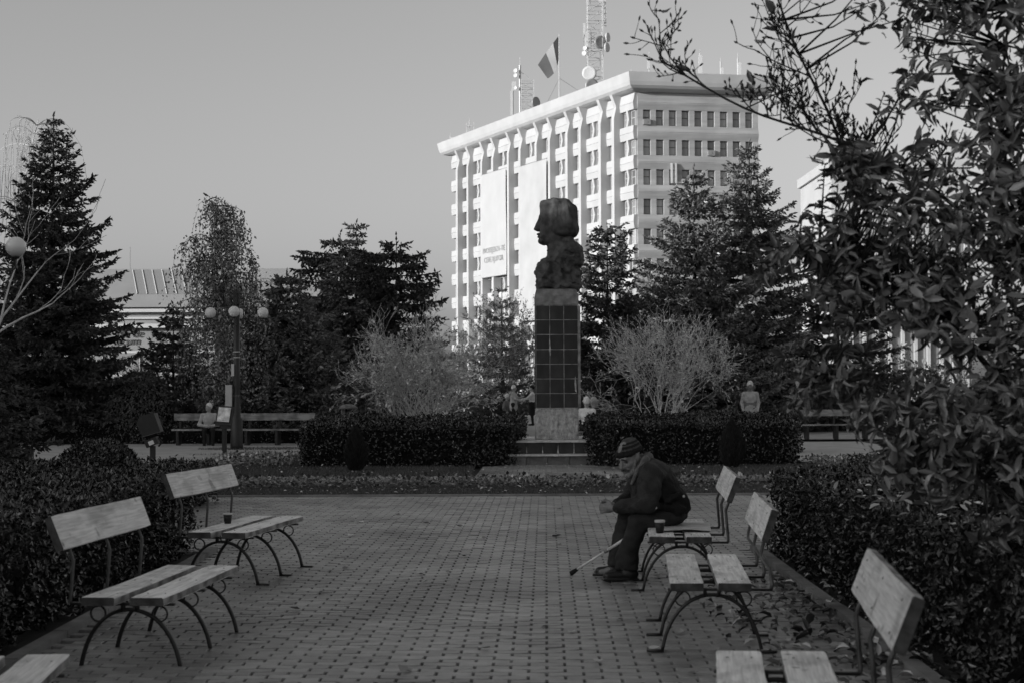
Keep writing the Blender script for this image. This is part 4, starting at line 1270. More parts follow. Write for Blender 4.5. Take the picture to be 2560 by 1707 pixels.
conifer('spruce_tree', 'small spruce seen between shrub and pedestal', G(-0.5, 82), 7.0, 1.9, 50, M['needle'], z0=0.3, levels=14, spike=0.141)
conifer('spruce_tree', 'dark spruce filling the gap right of the twiggy shrub', G(4.1, 56), 4.9, 2.1, 51, M['needle_dark'], z0=0.2, levels=14, spike=0.163, droop=0.1)
conifer('spruce_tree', 'low dark spruce behind the white ribbed building side', G(11.4, 56), 7.2, 2.8, 52, M['needle_dark'], z0=0.2, levels=15, spike=0.178)
conifer('spruce_tree', 'dark spruce behind the left cross path', G(-16.3, 58), 6.8, 2.2, 53, M['needle_dark'], z0=0.3, levels=18, spike=0.163)

conifer('spruce_tree', 'low spruce peeping out behind the left side of the birch', G(-11.0, 52), 4.3, 1.7, 54, M['needle'], z0=0.3, levels=15, spike=0.15, dens=1.1)

# ------------------------------------------------------------------ broadleaved trees
def twig_tree(root, base, dirs, length, r0, depth, seed, mt, spread=0.5, shrink=0.72, kids=3, up=0.15, name='branches', n_side=3, min_r=0.004, droop=0.0):
    """recursive branching; returns the tips and all the points as (position, direction)"""
    rr = random.Random(seed)
    m = MB()
    tips, along = [], []
    def grow(p, d_, L_, r_, lev):
        pts, rad = [p], [r_]
        q, dd = p.copy(), d_.copy()
        n = 4
        for i in range(n):
            dd = (dd + Vector((rr.gauss(0, 0.13), rr.gauss(0, 0.13), rr.gauss(0, 0.10) + up * 0.25 - droop * 0.3))).normalized()
            q = q + dd * (L_ / n)
            pts.append(q.copy()); rad.append(max(min_r, r_ * (1 - 0.45 * (i + 1) / n)))
            along.append((q.copy(), dd.copy(), lev))
        m.tube(pts, rad, 5 if r_ > 0.03 else 3)
        if lev == 0:
            tips.append((q, dd)); return
        for i in range(kids):
            a = Vector((rr.gauss(0, 1), rr.gauss(0, 1), rr.gauss(0, 1))).normalized()
            nd = (dd + a * spread).normalized()
            k = rr.randint(2, 4)
            grow(pts[k] if i else pts[-1], nd, L_ * shrink * rr.uniform(0.7, 1.2), max(min_r, rad[k] * 0.72), lev - 1)
    for d_, L_ in dirs:
        grow(Vector(base), Vector(d_).normalized(), L_ * length, r0, depth)
    m.build(name, mt, root)
    return tips, along

def shrub(label, loc, h, w, seed, mt_twig, leaf_mt, n_leaf, leaf_len, low=True, name='twiggy_shrub', fine=False):
    root = empty(name, loc)
    tag(root, label, 'shrub')
    rr = random.Random(seed)
    dirs = []
    for i in range(11):
        a = 6.283 * i / 11 + rr.uniform(-0.2, 0.2)
        e_ = rr.uniform(0.25, 1.3)
        dirs.append(((math.cos(a) * math.cos(e_) * w / h * 1.3, math.sin(a) * math.cos(e_) * w / h * 1.3, math.sin(e_) + 0.25), rr.uniform(0.8, 1.1)))
    tips, along = twig_tree(root, (0, 0, 0.05), dirs, h * (0.34 if fine else 0.40), 0.024 if fine else 0.028, 5 if fine else 4, seed, mt_twig, spread=0.72 if fine else 0.62, shrink=0.70, kids=3, min_r=0.0038 if fine else 0.0055, name='stems')
    r = np.random.default_rng(seed)
    pts = [(p, d_) for p, d_, lv in along if lv <= 2]
    idx = r.integers(0, len(pts), n_leaf)
    P = np.array([pts[i][0] for i in idx]) + r.normal(0, 0.03, (n_leaf, 3))
    if low:
        keep = r.random(n_leaf) < np.clip(1.25 - P[:, 2] / h * 1.1, 0.12, 1)
        P = P[keep]; idx = idx[keep]
    D = np.array([pts[i][1] for i in idx]) + rdir(r, len(P)) * 0.8 + np.array([0, 0, -0.35])
    L_ = leaf_len * r.uniform(0.6, 1.3, len(P))
    leaf_obj('crown', T_LEAF, P, D, rdir(r, len(P)) + np.array([0, 0, 0.8]), L_, L_ * 0.5, leaf_mt, root, 'stuff')
    return root
shrub('big twiggy shrub with pale leaves left of the pedestal', G(-2.3, 42.0), 3.9, 1.9, 61, M['bark_pale'], M['leaf_pale'], 6500, 0.10, fine=True)
shrub('second twiggy shrub half hidden behind the first', G(-3.3, 48.0), 3.2, 1.5, 62, M['bark_pale'], M['leaf'], 3000, 0.09)
shrub('pale bare twigged shrub right of the pedestal', G(4.05, 43.4), 3.9, 1.75, 63, M['bark_pale'], M['leaf_pale'], 3600, 0.08, fine=True)
shrub('leafy grey shrub just left of the pedestal', G(0.0, 76.0), 5.6, 2.4, 64, M['bark'], M['leaf'], 9000, 0.12, low=False)
shrub('dark leafy bush behind the domed bin', G(-4.9, 49.0), 2.2, 1.6, 66, M['bark'], M['needle'], 5000, 0.10, low=False)
shrub('pale thicket low on the right behind the grey jacketed person', G(9.6, 60.0), 4.2, 2.4, 67, M['bark_pale'], M['leaf_pale'], 5000, 0.12, low=False)
shrub('pale leafless thicket at the foot of the office block', G(-3.6, 88.0), 4.6, 3.4, 68, M['bark_pale'], M['leaf_pale'], 2500, 0.12, low=False)

def birch(label, loc, H, seed, trunk_pts, rad, arms, n_str, leaf_mt, leaf_len, bark, strand=1.3, name='birch_tree', fill=1.0, r0=0.085, leafy=1.0, bare=False):
    """weeping tree: arching arms and hanging strands set with small leaves"""
    r = np.random.default_rng(seed)
    rr = random.Random(seed)
    root = empty(name, loc)
    tag(root, label, 'tree')
    tp = smooth_path(trunk_pts, 5)
    tk = MB(); tk.tube(tp, [r0 * (1 - 0.88 * i / (len(tp) - 1)) for i in range(len(tp))], 8)
    tk.build('trunk', bark, root, True)
    br = MB()
    anchors = []
    for k in range(arms):
        t = rr.uniform(0.25, 1.0)
        i = int(t * (len(tp) - 1))
        p0 = tp[i]
        a = rr.uniform(0, 6.283)
        out = rad(p0.z / H) * rr.uniform(0.55, 1.05)
        rise = rr.uniform(0.25, 0.7) * (0.8 if t > 0.9 else 1.0)
        tip = p0 + Vector((math.cos(a) * out, math.sin(a) * out, rise * 0.25 - 0.12 * out))
        mid = p0 + Vector((math.cos(a) * out * 0.55, math.sin(a) * out * 0.55, rise))
        pts = [p0 * (1 - u) ** 2 + mid * 2 * u * (1 - u) + tip * u * u for u in (0, 0.2, 0.4, 0.6, 0.8, 1.0)]
        br.tube(pts, [0.022, 0.018, 0.014, 0.011, 0.008, 0.006], 4)
        anchors += pts[1:]
    P, D = [], []
    for k in range(n_str):
        a_ = anchors[rr.randrange(len(anchors))] + Vector((rr.gauss(0, 0.05), rr.gauss(0, 0.05), rr.gauss(0, 0.04)))
        Ls = strand * rr.uniform(0.35, 1.25) * (1.0 if a_.z < 0.72 * H or bare else 0.55)
        n = max(3, int(Ls / 0.055 * leafy))
        dx, dy = rr.gauss(0, 0.18), rr.gauss(0, 0.18)
        u = np.linspace(0.0, 1, n)
        zz = a_.z - Ls * (u ** 1.25)
        ok = zz > (1.15 if bark is M['birch_bark'] else 0.45)
        pts = np.stack([a_.x + dx * np.sqrt(u) * 1.2, a_.y + dy * np.sqrt(u) * 1.2, zz], 1)
        if bare or k % 3 == 0: br.tube([tuple(pts[0]), tuple(pts[n // 3]), tuple(pts[2 * n // 3]), tuple(pts[-1])], 0.009 if bare else 0.0045, 3)
        P.append(pts[ok] if not bare else pts[ok][::5])
    br.build('branches', M['bark'] if bark is M['birch_bark'] else bark, root)
    P = np.concatenate(P); n = len(P)
    P = P + r.normal(0, 0.028, (n, 3))
    D = rdir(r, n) * 0.7 + np.array([0, 0, -0.75])
    L_ = leaf_len * r.uniform(0.7, 1.35, n)
    leaf_obj('crown', T_DIAMOND, P, D, rdir(r, n), L_, L_ * 0.62, leaf_mt, root, 'stuff')
    return root
birch('weeping birch with white trunk behind the seated man on the left', G(-8.35, 46), 6.9, 71,
      [(-0.12, 0, 0), (0.10, 0, 0.8), (0.24, 0, 1.6), (0.14, 0, 3.0), (0.10, 0, 4.6), (-0.20, 0, 5.9), (-0.50, 0, 7.05)],
      lambda t: 1.9 - 0.75 * max(0, t - 0.30) / 0.70, 70, 1350, M['leaf'], 0.09, M['birch_bark'], strand=1.65, leafy=0.75)
birch('leafless weeping birch at the left edge behind the tall spruce', G(-17.0, 55), 11.2, 72,
      [(0, 0, 0), (0.2, 0, 3), (0.0, 0, 6), (0.3, 0, 9), (0.7, 0, 10.9)], lambda t: 2.2 - 0.8 * t, 46, 260, M['leaf_pale'], 0.06, M['bark_pale'], strand=2.4, leafy=0.4, bare=True)
birch('pale thin birch standing behind the weeping one', G(-10.3, 62), 5.9, 73,
      [(0, 0, 0), (0.1, 0, 2), (0.0, 0, 4), (-0.1, 0, 5.8)], lambda t: 1.8, 50, 500, M['leaf_pale'], 0.06, M['bark_pale'], strand=1.2, leafy=0.7)
birch('feathery pale tree left of the flat topped conifers', G(-9.6, 64), 6.5, 74,
      [(0, 0, 0), (0.1, 0, 2), (0.0, 0, 4), (0.3, 0, 6.0)], lambda t: 2.3, 70, 800, M['leaf_pale'], 0.07, M['bark_pale'], strand=1.2, leafy=0.7)

# thin pale boughs that cross in front of the tall left spruce
t = empty('leaning_bare_tree', G(-13.6, 43)); tag(t, 'bare pale tree whose thin boughs cross in front of the tall spruce', 'tree')
q = MB()
q.tube(smooth_path([(0, 0, 0), (-0.5, 0, 2.0), (-0.3, 0, 3.1)], 4), [0.07] * 4 + [0.06] * 4 + [0.05], 6); q.build('trunk', M['bark_pale'], t, True)
twig_tree(t, (-0.3, 0, 3.0), [((0.9, -0.1, 0.35), 1.2), ((0.45, -0.3, 0.9), 1.3), ((0.2, 0.2, 1.2), 1.5), ((-0.5, 0, 1.0), 1.2)], 1.45, 0.035, 3, 9, M['bark_pale'], spread=0.45, kids=2, name='boughs', min_r=0.007)

# far bushes closing the park
def mass(name, label, x0, x1, Y, h, seed, n=9000):
    r = np.random.default_rng(seed)
    x = r.uniform(x0, x1, n); y = Y + r.uniform(-1.2, 1.2, n)
    top = h * (0.72 + 0.18 * np.sin(x * 0.9 + seed) + 0.14 * np.sin(x * 2.3) + 0.08 * np.sin(x * 5.1))
    z = r.random(n) ** 0.8 * top + gz(Y)
    L_ = r.uniform(0.12, 0.3, n)
    o = leaf_obj(name, T_DIAMOND, np.stack([x, y, z], 1), rdir(r, n) + np.array([0, 0, 0.2]), rdir(r, n) + np.array([0, -0.3, 0.8]), L_, L_ * 0.6, M['needle_dark'], None)
    return tag(o, label, 'shrubbery', kind='stuff')
mass('shrubbery', 'dark shrubbery closing the park on the left', -32, -5.5, 66, 2.9, 81, 11000)
mass('shrubbery', 'dark shrubbery closing the park behind the right spruces', 3.0, 26, 66, 2.9, 82, 11000)
mass('shrubbery', 'low dark shrubbery across the far side of the plaza', -7, 5, 96, 2.6, 83, 7000)
mass('shrubbery', 'tall far trees behind the plaza', -40, 40, 116, 5.2, 84, 16000)

# ------------------------------------------------------------------ the large-leaved magnolia in the right foreground
mg = empty('magnolia_tree', (3.05, 8.4, 0.0))
tag(mg, 'large leaved magnolia filling the right side of the picture', 'tree')
MO = Vector((3.05, 8.4, 0.0))
stems = [
    [(3.05, 8.4, 0.0), (3.0, 8.3, 0.9), (2.75, 8.2, 1.7), (2.55, 8.1, 2.4), (2.5, 8.1, 3.1), (2.6, 8.0, 3.9)],
    [(3.05, 8.4, 0.0), (2.85, 8.1, 0.8), (2.45, 7.9, 1.5), (2.05, 7.9, 1.95), (1.75, 8.0, 2.15), (1.45, 8.05, 2.25)],
    [(3.1, 8.45, 0.0), (3.0, 8.5, 1.0), (2.75, 8.4, 2.0), (2.25, 8.4, 2.55), (1.75, 8.4, 2.82), (1.25, 8.5, 3.02), (0.80, 8.5, 3.28)],
    [(3.1, 8.45, 0.0), (2.9, 8.6, 1.2), (2.55, 8.6, 2.3), (1.92, 8.6, 2.55), (1.72, 8.6, 3.0), (1.52, 8.6, 3.42), (1.36, 8.6, 3.9)],
    [(3.1, 8.4, 0.0), (3.2, 8.2, 1.0), (3.1, 7.9, 1.9), (2.9, 7.8, 2.7), (2.9, 7.7, 3.5)],
    [(3.05, 8.4, 0.0), (2.7, 8.0, 0.6), (2.4, 7.8, 1.0), (2.15, 7.8, 1.2), (1.95, 7.9, 1.28)],
    [(3.05, 8.4, 0.0), (2.75, 8.0, 0.75), (2.3, 7.9, 1.25), (1.8, 7.9, 1.55), (1.55, 8.0, 1.62)],
]
mbs = MB()
skel = []
for si, s in enumerate(stems):
    p = smooth_path([Vector(v) - MO for v in s], 5)
    n = len(p)
    mbs.tube(p, [(0.018 if si in (2, 3) else 0.028) * (1 - i / (n - 1)) ** 1.8 + 0.0055 for i in range(n)], 6)
    skel += p[8:]
mbs.build('stem', M['twig'], mg, True)
# bare flowering twigs with buds, left of the leaf mass
tw = MB(); buds = []
rr_ = random.Random(77)
def spur(p, d_, L_, r_, lev):
    pts = [p]; q = p.copy(); dd = d_.copy()
    for i in range(4):
        dd = (dd + Vector((rr_.gauss(0, 0.16), rr_.gauss(0, 0.16), 0.10 + rr_.gauss(0, 0.12)))).normalized()
        q = q + dd * L_ / 4; pts.append(q.copy())
    tw.tube(pts, [r_, r_ * 0.9, r_ * 0.8, r_ * 0.75, r_ * 0.65], 4)
    buds.append((q, dd))
    if lev > 0:
        for i in (1, 2, 3, 4):
            if rr_.random() < 0.85:
                a = Vector((rr_.gauss(0, 1), rr_.gauss(0, 0.6), rr_.gauss(0.3, 0.8))).normalized()
                spur(pts[i], (dd * 0.7 + a * 0.75).normalized(), L_ * rr_.uniform(0.4, 0.65), r_ * 0.72, lev - 1)
for si in (2, 3):
    p = smooth_path([Vector(v) - MO for v in stems[si]], 8)
    n = len(p)
    for i in range(int(n * 0.52), n):
        for _ in range(2):
            d_ = (p[min(i + 1, n - 1)] - p[i - 1]).normalized()
            a = Vector((rr_.gauss(0, 1), rr_.gauss(0, 0.6), rr_.gauss(0.2, 0.9))).normalized()
            if rr_.random() < 0.52: spur(p[i], (d_ * 0.55 + a * 0.7).normalized(), rr_.uniform(0.14, 0.34), 0.0052, 2)
tw.build('bare_twigs', M['twig'], mg)['kind'] = 'stuff'
bdm = MB()
for p, d_ in buds:
    bdm.tube([p - d_ * 0.004, p + d_ * 0.010, p + d_ * 0.026], [0.004, 0.0075, 0.001], 4)
bdm.build('buds', M['twig'], mg)['kind'] = 'stuff'
# leaf whorls
blobs = [  # centre, radii, number of whorls
    ((2.35, 7.9, 3.10), (0.55, 0.6, 0.42), 110), ((2.15, 7.9, 2.42), (0.55, 0.6, 0.36), 120), ((2.65, 7.8, 2.7), (0.50, 0.7, 0.50), 110),
    ((2.00, 7.9, 1.95), (0.48, 0.6, 0.22), 62), ((2.50, 7.8, 1.95), (0.50, 0.6, 0.40), 105), ((2.12, 7.8, 1.42), (0.52, 0.6, 0.24), 80),
    ((2.5, 7.7, 1.30), (0.45, 0.6, 0.36), 100), ((1.42, 8.0, 2.12), (0.26, 0.3, 0.16), 12), ((1.58, 8.0, 1.66), (0.24, 0.3, 0.15), 14),
    ((2.55, 7.5, 0.92), (0.45, 0.6, 0.25), 80), ((1.97, 7.8, 1.12), (0.26, 0.4, 0.20), 36), ((2.80, 7.4, 3.45), (0.5, 0.7, 0.45), 70),
    ((2.15, 8.1, 3.55), (0.35, 0.5, 0.22), 50), ((1.58, 8.0, 2.26), (0.20, 0.3, 0.20), 30), ((1.78, 8.0, 2.60), (0.24, 0.3, 0.20), 42),
    ((1.75, 8.0, 1.98), (0.24, 0.3, 0.18), 40), ((1.60, 8.0, 1.50), (0.24, 0.3, 0.14), 24), ((2.6, 7.9, 2.3), (0.5, 0.5, 0.6), 60), ((2.55, 7.6, 1.6), (0.5, 0.5, 0.5), 60),
]
r = np.random.default_rng(91)
SK_ = np.array([tuple(p) for p in skel])
LP, LD, LU = [], [], []
tw2 = MB()
for c, rad_, nw in blobs:
    c = np.array(c) - np.array(MO)
    for i in range(nw):
        v = rdir(r, 1)[0] * r.random() ** 0.45 * np.array(rad_)
        p = c + v
        j = np.argmin(((SK_ - p) ** 2).sum(1) + r.random(len(SK_)) * 0.06)
        a = SK_[j]
        dv = p - a
        mid = a + dv * 0.55 + np.array([0, 0, -0.04 + 0.06 * r.random()])
        tw2.tube([tuple(a), tuple(mid), tuple(p)], [0.0075, 0.005, 0.003], 3)
        ax = dv / max(np.linalg.norm(dv), 1e-3) + np.array([0, 0, 0.25]); ax /= np.linalg.norm(ax)
        nl = r.integers(7, 13)
        for q in range(nl):
            side = np.cross(ax, rdir(r, 1)[0]); side /= np.linalg.norm(side)
            d_ = side * 0.9 + ax * 0.45 + np.array([0, 0, -0.30])
            LP.append(p - ax * r.uniform(-0.02, 0.16)); LD.append(d_); LU.append(ax + rdir(r, 1)[0] * 0.55)
for i in range(26):                                    # the few leaves left on the bare twigs
    p, d_ = buds[r.integers(0, len(buds))]
    LP.append(np.array(p)); LD.append(np.array(d_) + rdir(r, 1)[0] * 0.6); LU.append(rdir(r, 1)[0])
LP, LD, LU = np.array(LP), np.array(LD), np.array(LU)
LL = 0.042 + 0.068 * r.random(len(LP)) ** 1.3
tw2.build('twigs', M['twig'], mg)['kind'] = 'stuff'
wp_ = LP + np.array(MO)
vis = np.abs(wp_[:, 0] / wp_[:, 1]) < 0.32
vis &= np.abs((wp_[:, 2] - 1.58) / wp_[:, 1] - 0.024) < 0.21
score = LL / wp_[:, 1] * vis
top = np.argsort(-score)[:300]
rest = np.setdiff1d(np.arange(len(LP)), top)
lms = [mesh_np('leaf', np.array(T_LEAF[0]) * np.array([1, wd, cz]), T_LEAF[1], [M['mag_leaf_single']], True) for wd, cz in ((0.40, 1.2), (0.34, 3.0), (0.46, -1.6), (0.30, 4.2), (0.42, 0.3))]
rot = frames(LD, LU)
for i in top:
    Mx = Matrix(rot[i].tolist()).to_4x4()
    o = link('leaf', lms[i % 5], mg, matrix=Matrix.Translation(LP[i]) @ Mx @ Matrix.Scale(LL[i], 4))
V_, F_ = scatter(T_LEAF[0], T_LEAF[1], LP[rest], rot[rest], LL[rest][:, None] * np.stack([np.ones(len(rest)), r.uniform(0.28, 0.46, len(rest)), r.uniform(-2, 4, len(rest))], 1))
tag(link('leaves', mesh_np('leaves', V_, F_, [M['mag_leaf']], True), mg), kind='stuff')

# ------------------------------------------------------------------ people
def clothes(**k): return [M[k.get(x, 'cloth_dark')] for x in ('skin', 'top', 'low', 'shoes', 'hair')]

def person(label, loc, rz, mats, sit=False, arms=None, coat=0.0, skirt=False, lean=0.0, scale=1.0, head_dir=0.0, cap_=False, group=None, h=0.017, head_down=0.0, band=False):
    """a whole figure facing local +x"""
    root = empty('person', loc, rz)
    root.scale = (scale,) * 3
    tag(root, label, 'person', group)
    P = []
    hip = 0.47 if sit else 0.86
    dx = lean
    for s in (-1, 1):
        y = s * 0.095
        if sit:
            P += [cap((0.0, y, hip + 0.02), (0.42, y * 1.3, hip + 0.03), 0.09, 0.066, 2), cap((0.42, y * 1.3, hip + 0.02), (0.40, y * 1.3, 0.09), 0.062, 0.045, 2),
                  cap((0.38, y * 1.3, 0.045), (0.55, y * 1.4, 0.035), 0.045, 0.035, 3)]
        else:
            P += [cap((0, y, hip), (0.02, y, 0.46), 0.088, 0.062, 2), cap((0.02, y, 0.46), (-0.02, y, 0.09), 0.06, 0.042, 2), cap((-0.04, y, 0.045), (0.13, y * 1.2, 0.035), 0.042, 0.034, 3)]
    P += [ell((0, 0, hip + 0.04), (0.125, 0.165, 0.12), 2)]
    ch = Vector((dx * 0.75, 0, hip + 0.34)); sh = Vector((dx, 0, hip + 0.47)); nk = Vector((dx * 1.12, 0, hip + 0.56)); hd = Vector((dx * 1.25 + 0.02, 0, hip + 0.69 - abs(dx) * 0.15))
    P += [cap((0, 0, hip + 0.08), tuple(ch), 0.125, 0.13, 1, k=0.05), ell(tuple(ch), (0.125, 0.185, 0.17), 1, k=0.05)]
    if band: P += [ell((dx * 0.4, 0, hip + 0.16), (0.145, 0.185, 0.10), 5, k=0.02)]
    if coat: P += [cap((0, 0, hip + 0.1), (0.0, 0, hip - coat), 0.15, 0.175, 1, k=0.05)]
    if skirt: P += [cap((0, 0, hip + 0.05), (0.0, 0, hip - 0.30), 0.15, 0.165, 2, k=0.04)]
    arms = arms or [((0.0, -0.26, 0.22), (0.10, -0.22, -0.02)), ((0.0, 0.26, 0.22), (0.10, 0.22, -0.02))]
    for s, (el, ha) in zip((-1, 1), arms):
        S_ = (sh.x, s * 0.175, sh.z - 0.02)
        E_ = (dx * 0.8 + el[0], el[1], hip + el[2]); H_ = (dx * 0.8 + ha[0], ha[1], hip + ha[2])
        P += [cap((sh.x, 0, sh.z - 0.02), S_, 0.08, 0.068, 1), cap(S_, E_, 0.065, 0.052, 1), cap(E_, H_, 0.05, 0.038, 1)]
        v = (Vector(H_) - Vector(E_)).normalized()
        P += [ell(tuple(Vector(H_) + v * 0.045), (0.045, 0.03, 0.045), 0)]
    P += [cap(tuple(sh), tuple(hd), 0.055, 0.05, 0)]
    ca, sa = math.cos(head_dir), math.sin(head_dir)
    Rm = Matrix.Rotation(head_dir, 3, 'Z') @ Matrix.Rotation(head_down, 3, 'Y')
    Rn = [list(x) for x in Rm]
    def hp(a, b, c): return tuple(hd + Rm @ Vector((a, b, c)))
    P += [ell(hp(0, 0, 0), (0.098, 0.076, 0.118), 0, Rn), ell(hp(0.05, 0, -0.055), (0.05, 0.052, 0.06), 0, Rn), cap(hp(0.085, 0, 0.015), hp(0.108, 0, -0.025), 0.010, 0.016, 0, k=0.008),
          ell(hp(0.0, -0.075, -0.015), (0.02, 0.012, 0.03), 0, Rn), ell(hp(0.0, 0.075, -0.015), (0.02, 0.012, 0.03), 0, Rn),
          ell(hp(-0.018, 0, 0.030), (0.104, 0.088, 0.108 if not cap_ else 0.115), 4, Rn, k=0.006)]
    V, Q, lab = sdf_mesh(P, h, 0.025)
    link('body', mesh_np('body', V, Q, mats, True, lab), root)
    return root

# far figures, drawn with fewer parts because they are small in the picture
GRP = 'people gathered behind the monument'
def gY(Y): return gz(Y)
person('woman with white hair in a grey hooded coat, left of the pedestal', (0.06, 66, gY(66)), R(-10), [M['skin_pale'], M['cloth_mid'], M['cloth_dark'], M['cloth_dark'], M['hair_white']], coat=0.10, h=0.015,
       arms=[((0.12, -0.24, 0.25), (0.30, -0.16, 0.18)), ((0.16, 0.22, 0.26), (0.36, 0.12, 0.34))], group=GRP)
person('woman in a light padded jacket and dark skirt beside the pedestal edge', (0.84, 66.5, gY(66.5)), R(175), [M['skin_pale'], M['cloth_light'], M['cloth_dark'], M['cloth_dark'], M['hair_dark']], skirt=True,
       arms=[((0.20, -0.22, 0.26), (0.45, -0.14, 0.22)), ((0.20, 0.22, 0.26), (0.45, 0.10, 0.20))], group=GRP)
person('seated person in a black vest with pale sleeves bending forward', (-0.75, 64, gY(64) + 0.02), R(-12), [M['skin_pale'], M['cloth_dark'], M['cloth_dark'], M['cloth_dark'], M['hair_dark']], sit=True, lean=0.22,
       arms=[((0.10, -0.27, 0.14), (0.34, -0.14, 0.10)), ((0.10, 0.27, 0.14), (0.34, 0.14, 0.10))], group=GRP, head_down=0.5)
person('seated person in a grey jacket and pale cap behind the bending one', (-0.32, 65, gY(65) + 0.05), R(-20), [M['skin_pale'], M['cloth_grey'], M['cloth_dark'], M['cloth_dark'], M['cloth_light']], sit=True, lean=0.1, cap_=True, group=GRP)
person('dark haired person standing behind the seated ones', (-0.33, 68, gY(68) - 0.10), R(30), [M['skin_pale'], M['cloth_dark'], M['cloth_dark'], M['cloth_dark'], M['hair_dark']], group=GRP, scale=0.95)
person('woman in a white cardigan and white cap seated right of the pedestal', (1.93, 41.5, gY(41.5) - 0.02), R(100), [M['skin_pale'], M['cloth_white'], M['cloth_dark'], M['cloth_dark'], M['hair_white']], sit=True, group=GRP, cap_=True)
person('fair haired person in black beside the woman in white', (2.15, 42.3, gY(42.3) - 0.02), R(40), [M['skin_pale'], M['cloth_dark'], M['cloth_dark'], M['cloth_dark'], M['hair_fair']], sit=True, group=GRP)
person('man in a pale shirt walking right behind the seated women', (2.75, 58, gY(58)), R(5), [M['skin_pale'], M['cloth_light'], M['cloth_dark'], M['cloth_dark'], M['hair_dark']], group=GRP)
person('person in a two tone grey jacket and light cap behind the right hedge', (6.78, 45.6, gY(45.6)), R(-95), [M['skin'], M['cloth_mid'], M['cloth_dark'], M['cloth_dark'], M['cloth_light'], M['cloth_grey']], cap_=True, coat=0.02, band=True,
       arms=[((-0.02, -0.235, 0.20), (0.08, -0.20, -0.02)), ((-0.02, 0.235, 0.20), (0.08, 0.20, -0.02))], head_down=0.35)
seated = person('old man in a pale jacket sitting on the far left bench', (-8.17, 43.12, gY(43) - 0.04), R(-80), [M['skin_pale'], M['cloth_mid'], M['cloth_dark'], M['cloth_dark'], M['hair_white']], sit=True,
       arms=[((0.06, -0.28, 0.18), (0.24, -0.06, 0.14)), ((0.06, 0.28, 0.18), (0.24, 0.06, 0.14))], scale=0.92, head_dir=R(-45), h=0.015)
stool = MB()
for x, y in ((-0.75, 64), (-0.32, 65), (1.93, 41.5), (2.15, 42.3)):
    s_ = MB(); s_.box((0, 0, 0.36), (0.42, 0.42, 0.05))
    for a in (-1, 1):
        for b in (-1, 1): s_.box((a * 0.17, b * 0.17, 0.17), (0.05, 0.05, 0.335))
    o = s_.build('stool', M['wood_dark'], None, loc=(x, y, gz(y)))
    tag(o, {64: 'low stool under the bending person in the black vest', 65: 'low stool under the person in the pale cap', 41.5: 'low stool under the woman in white', 42.3: 'low stool under the fair haired person in black'}[y], 'stool', 'stools behind the monument')

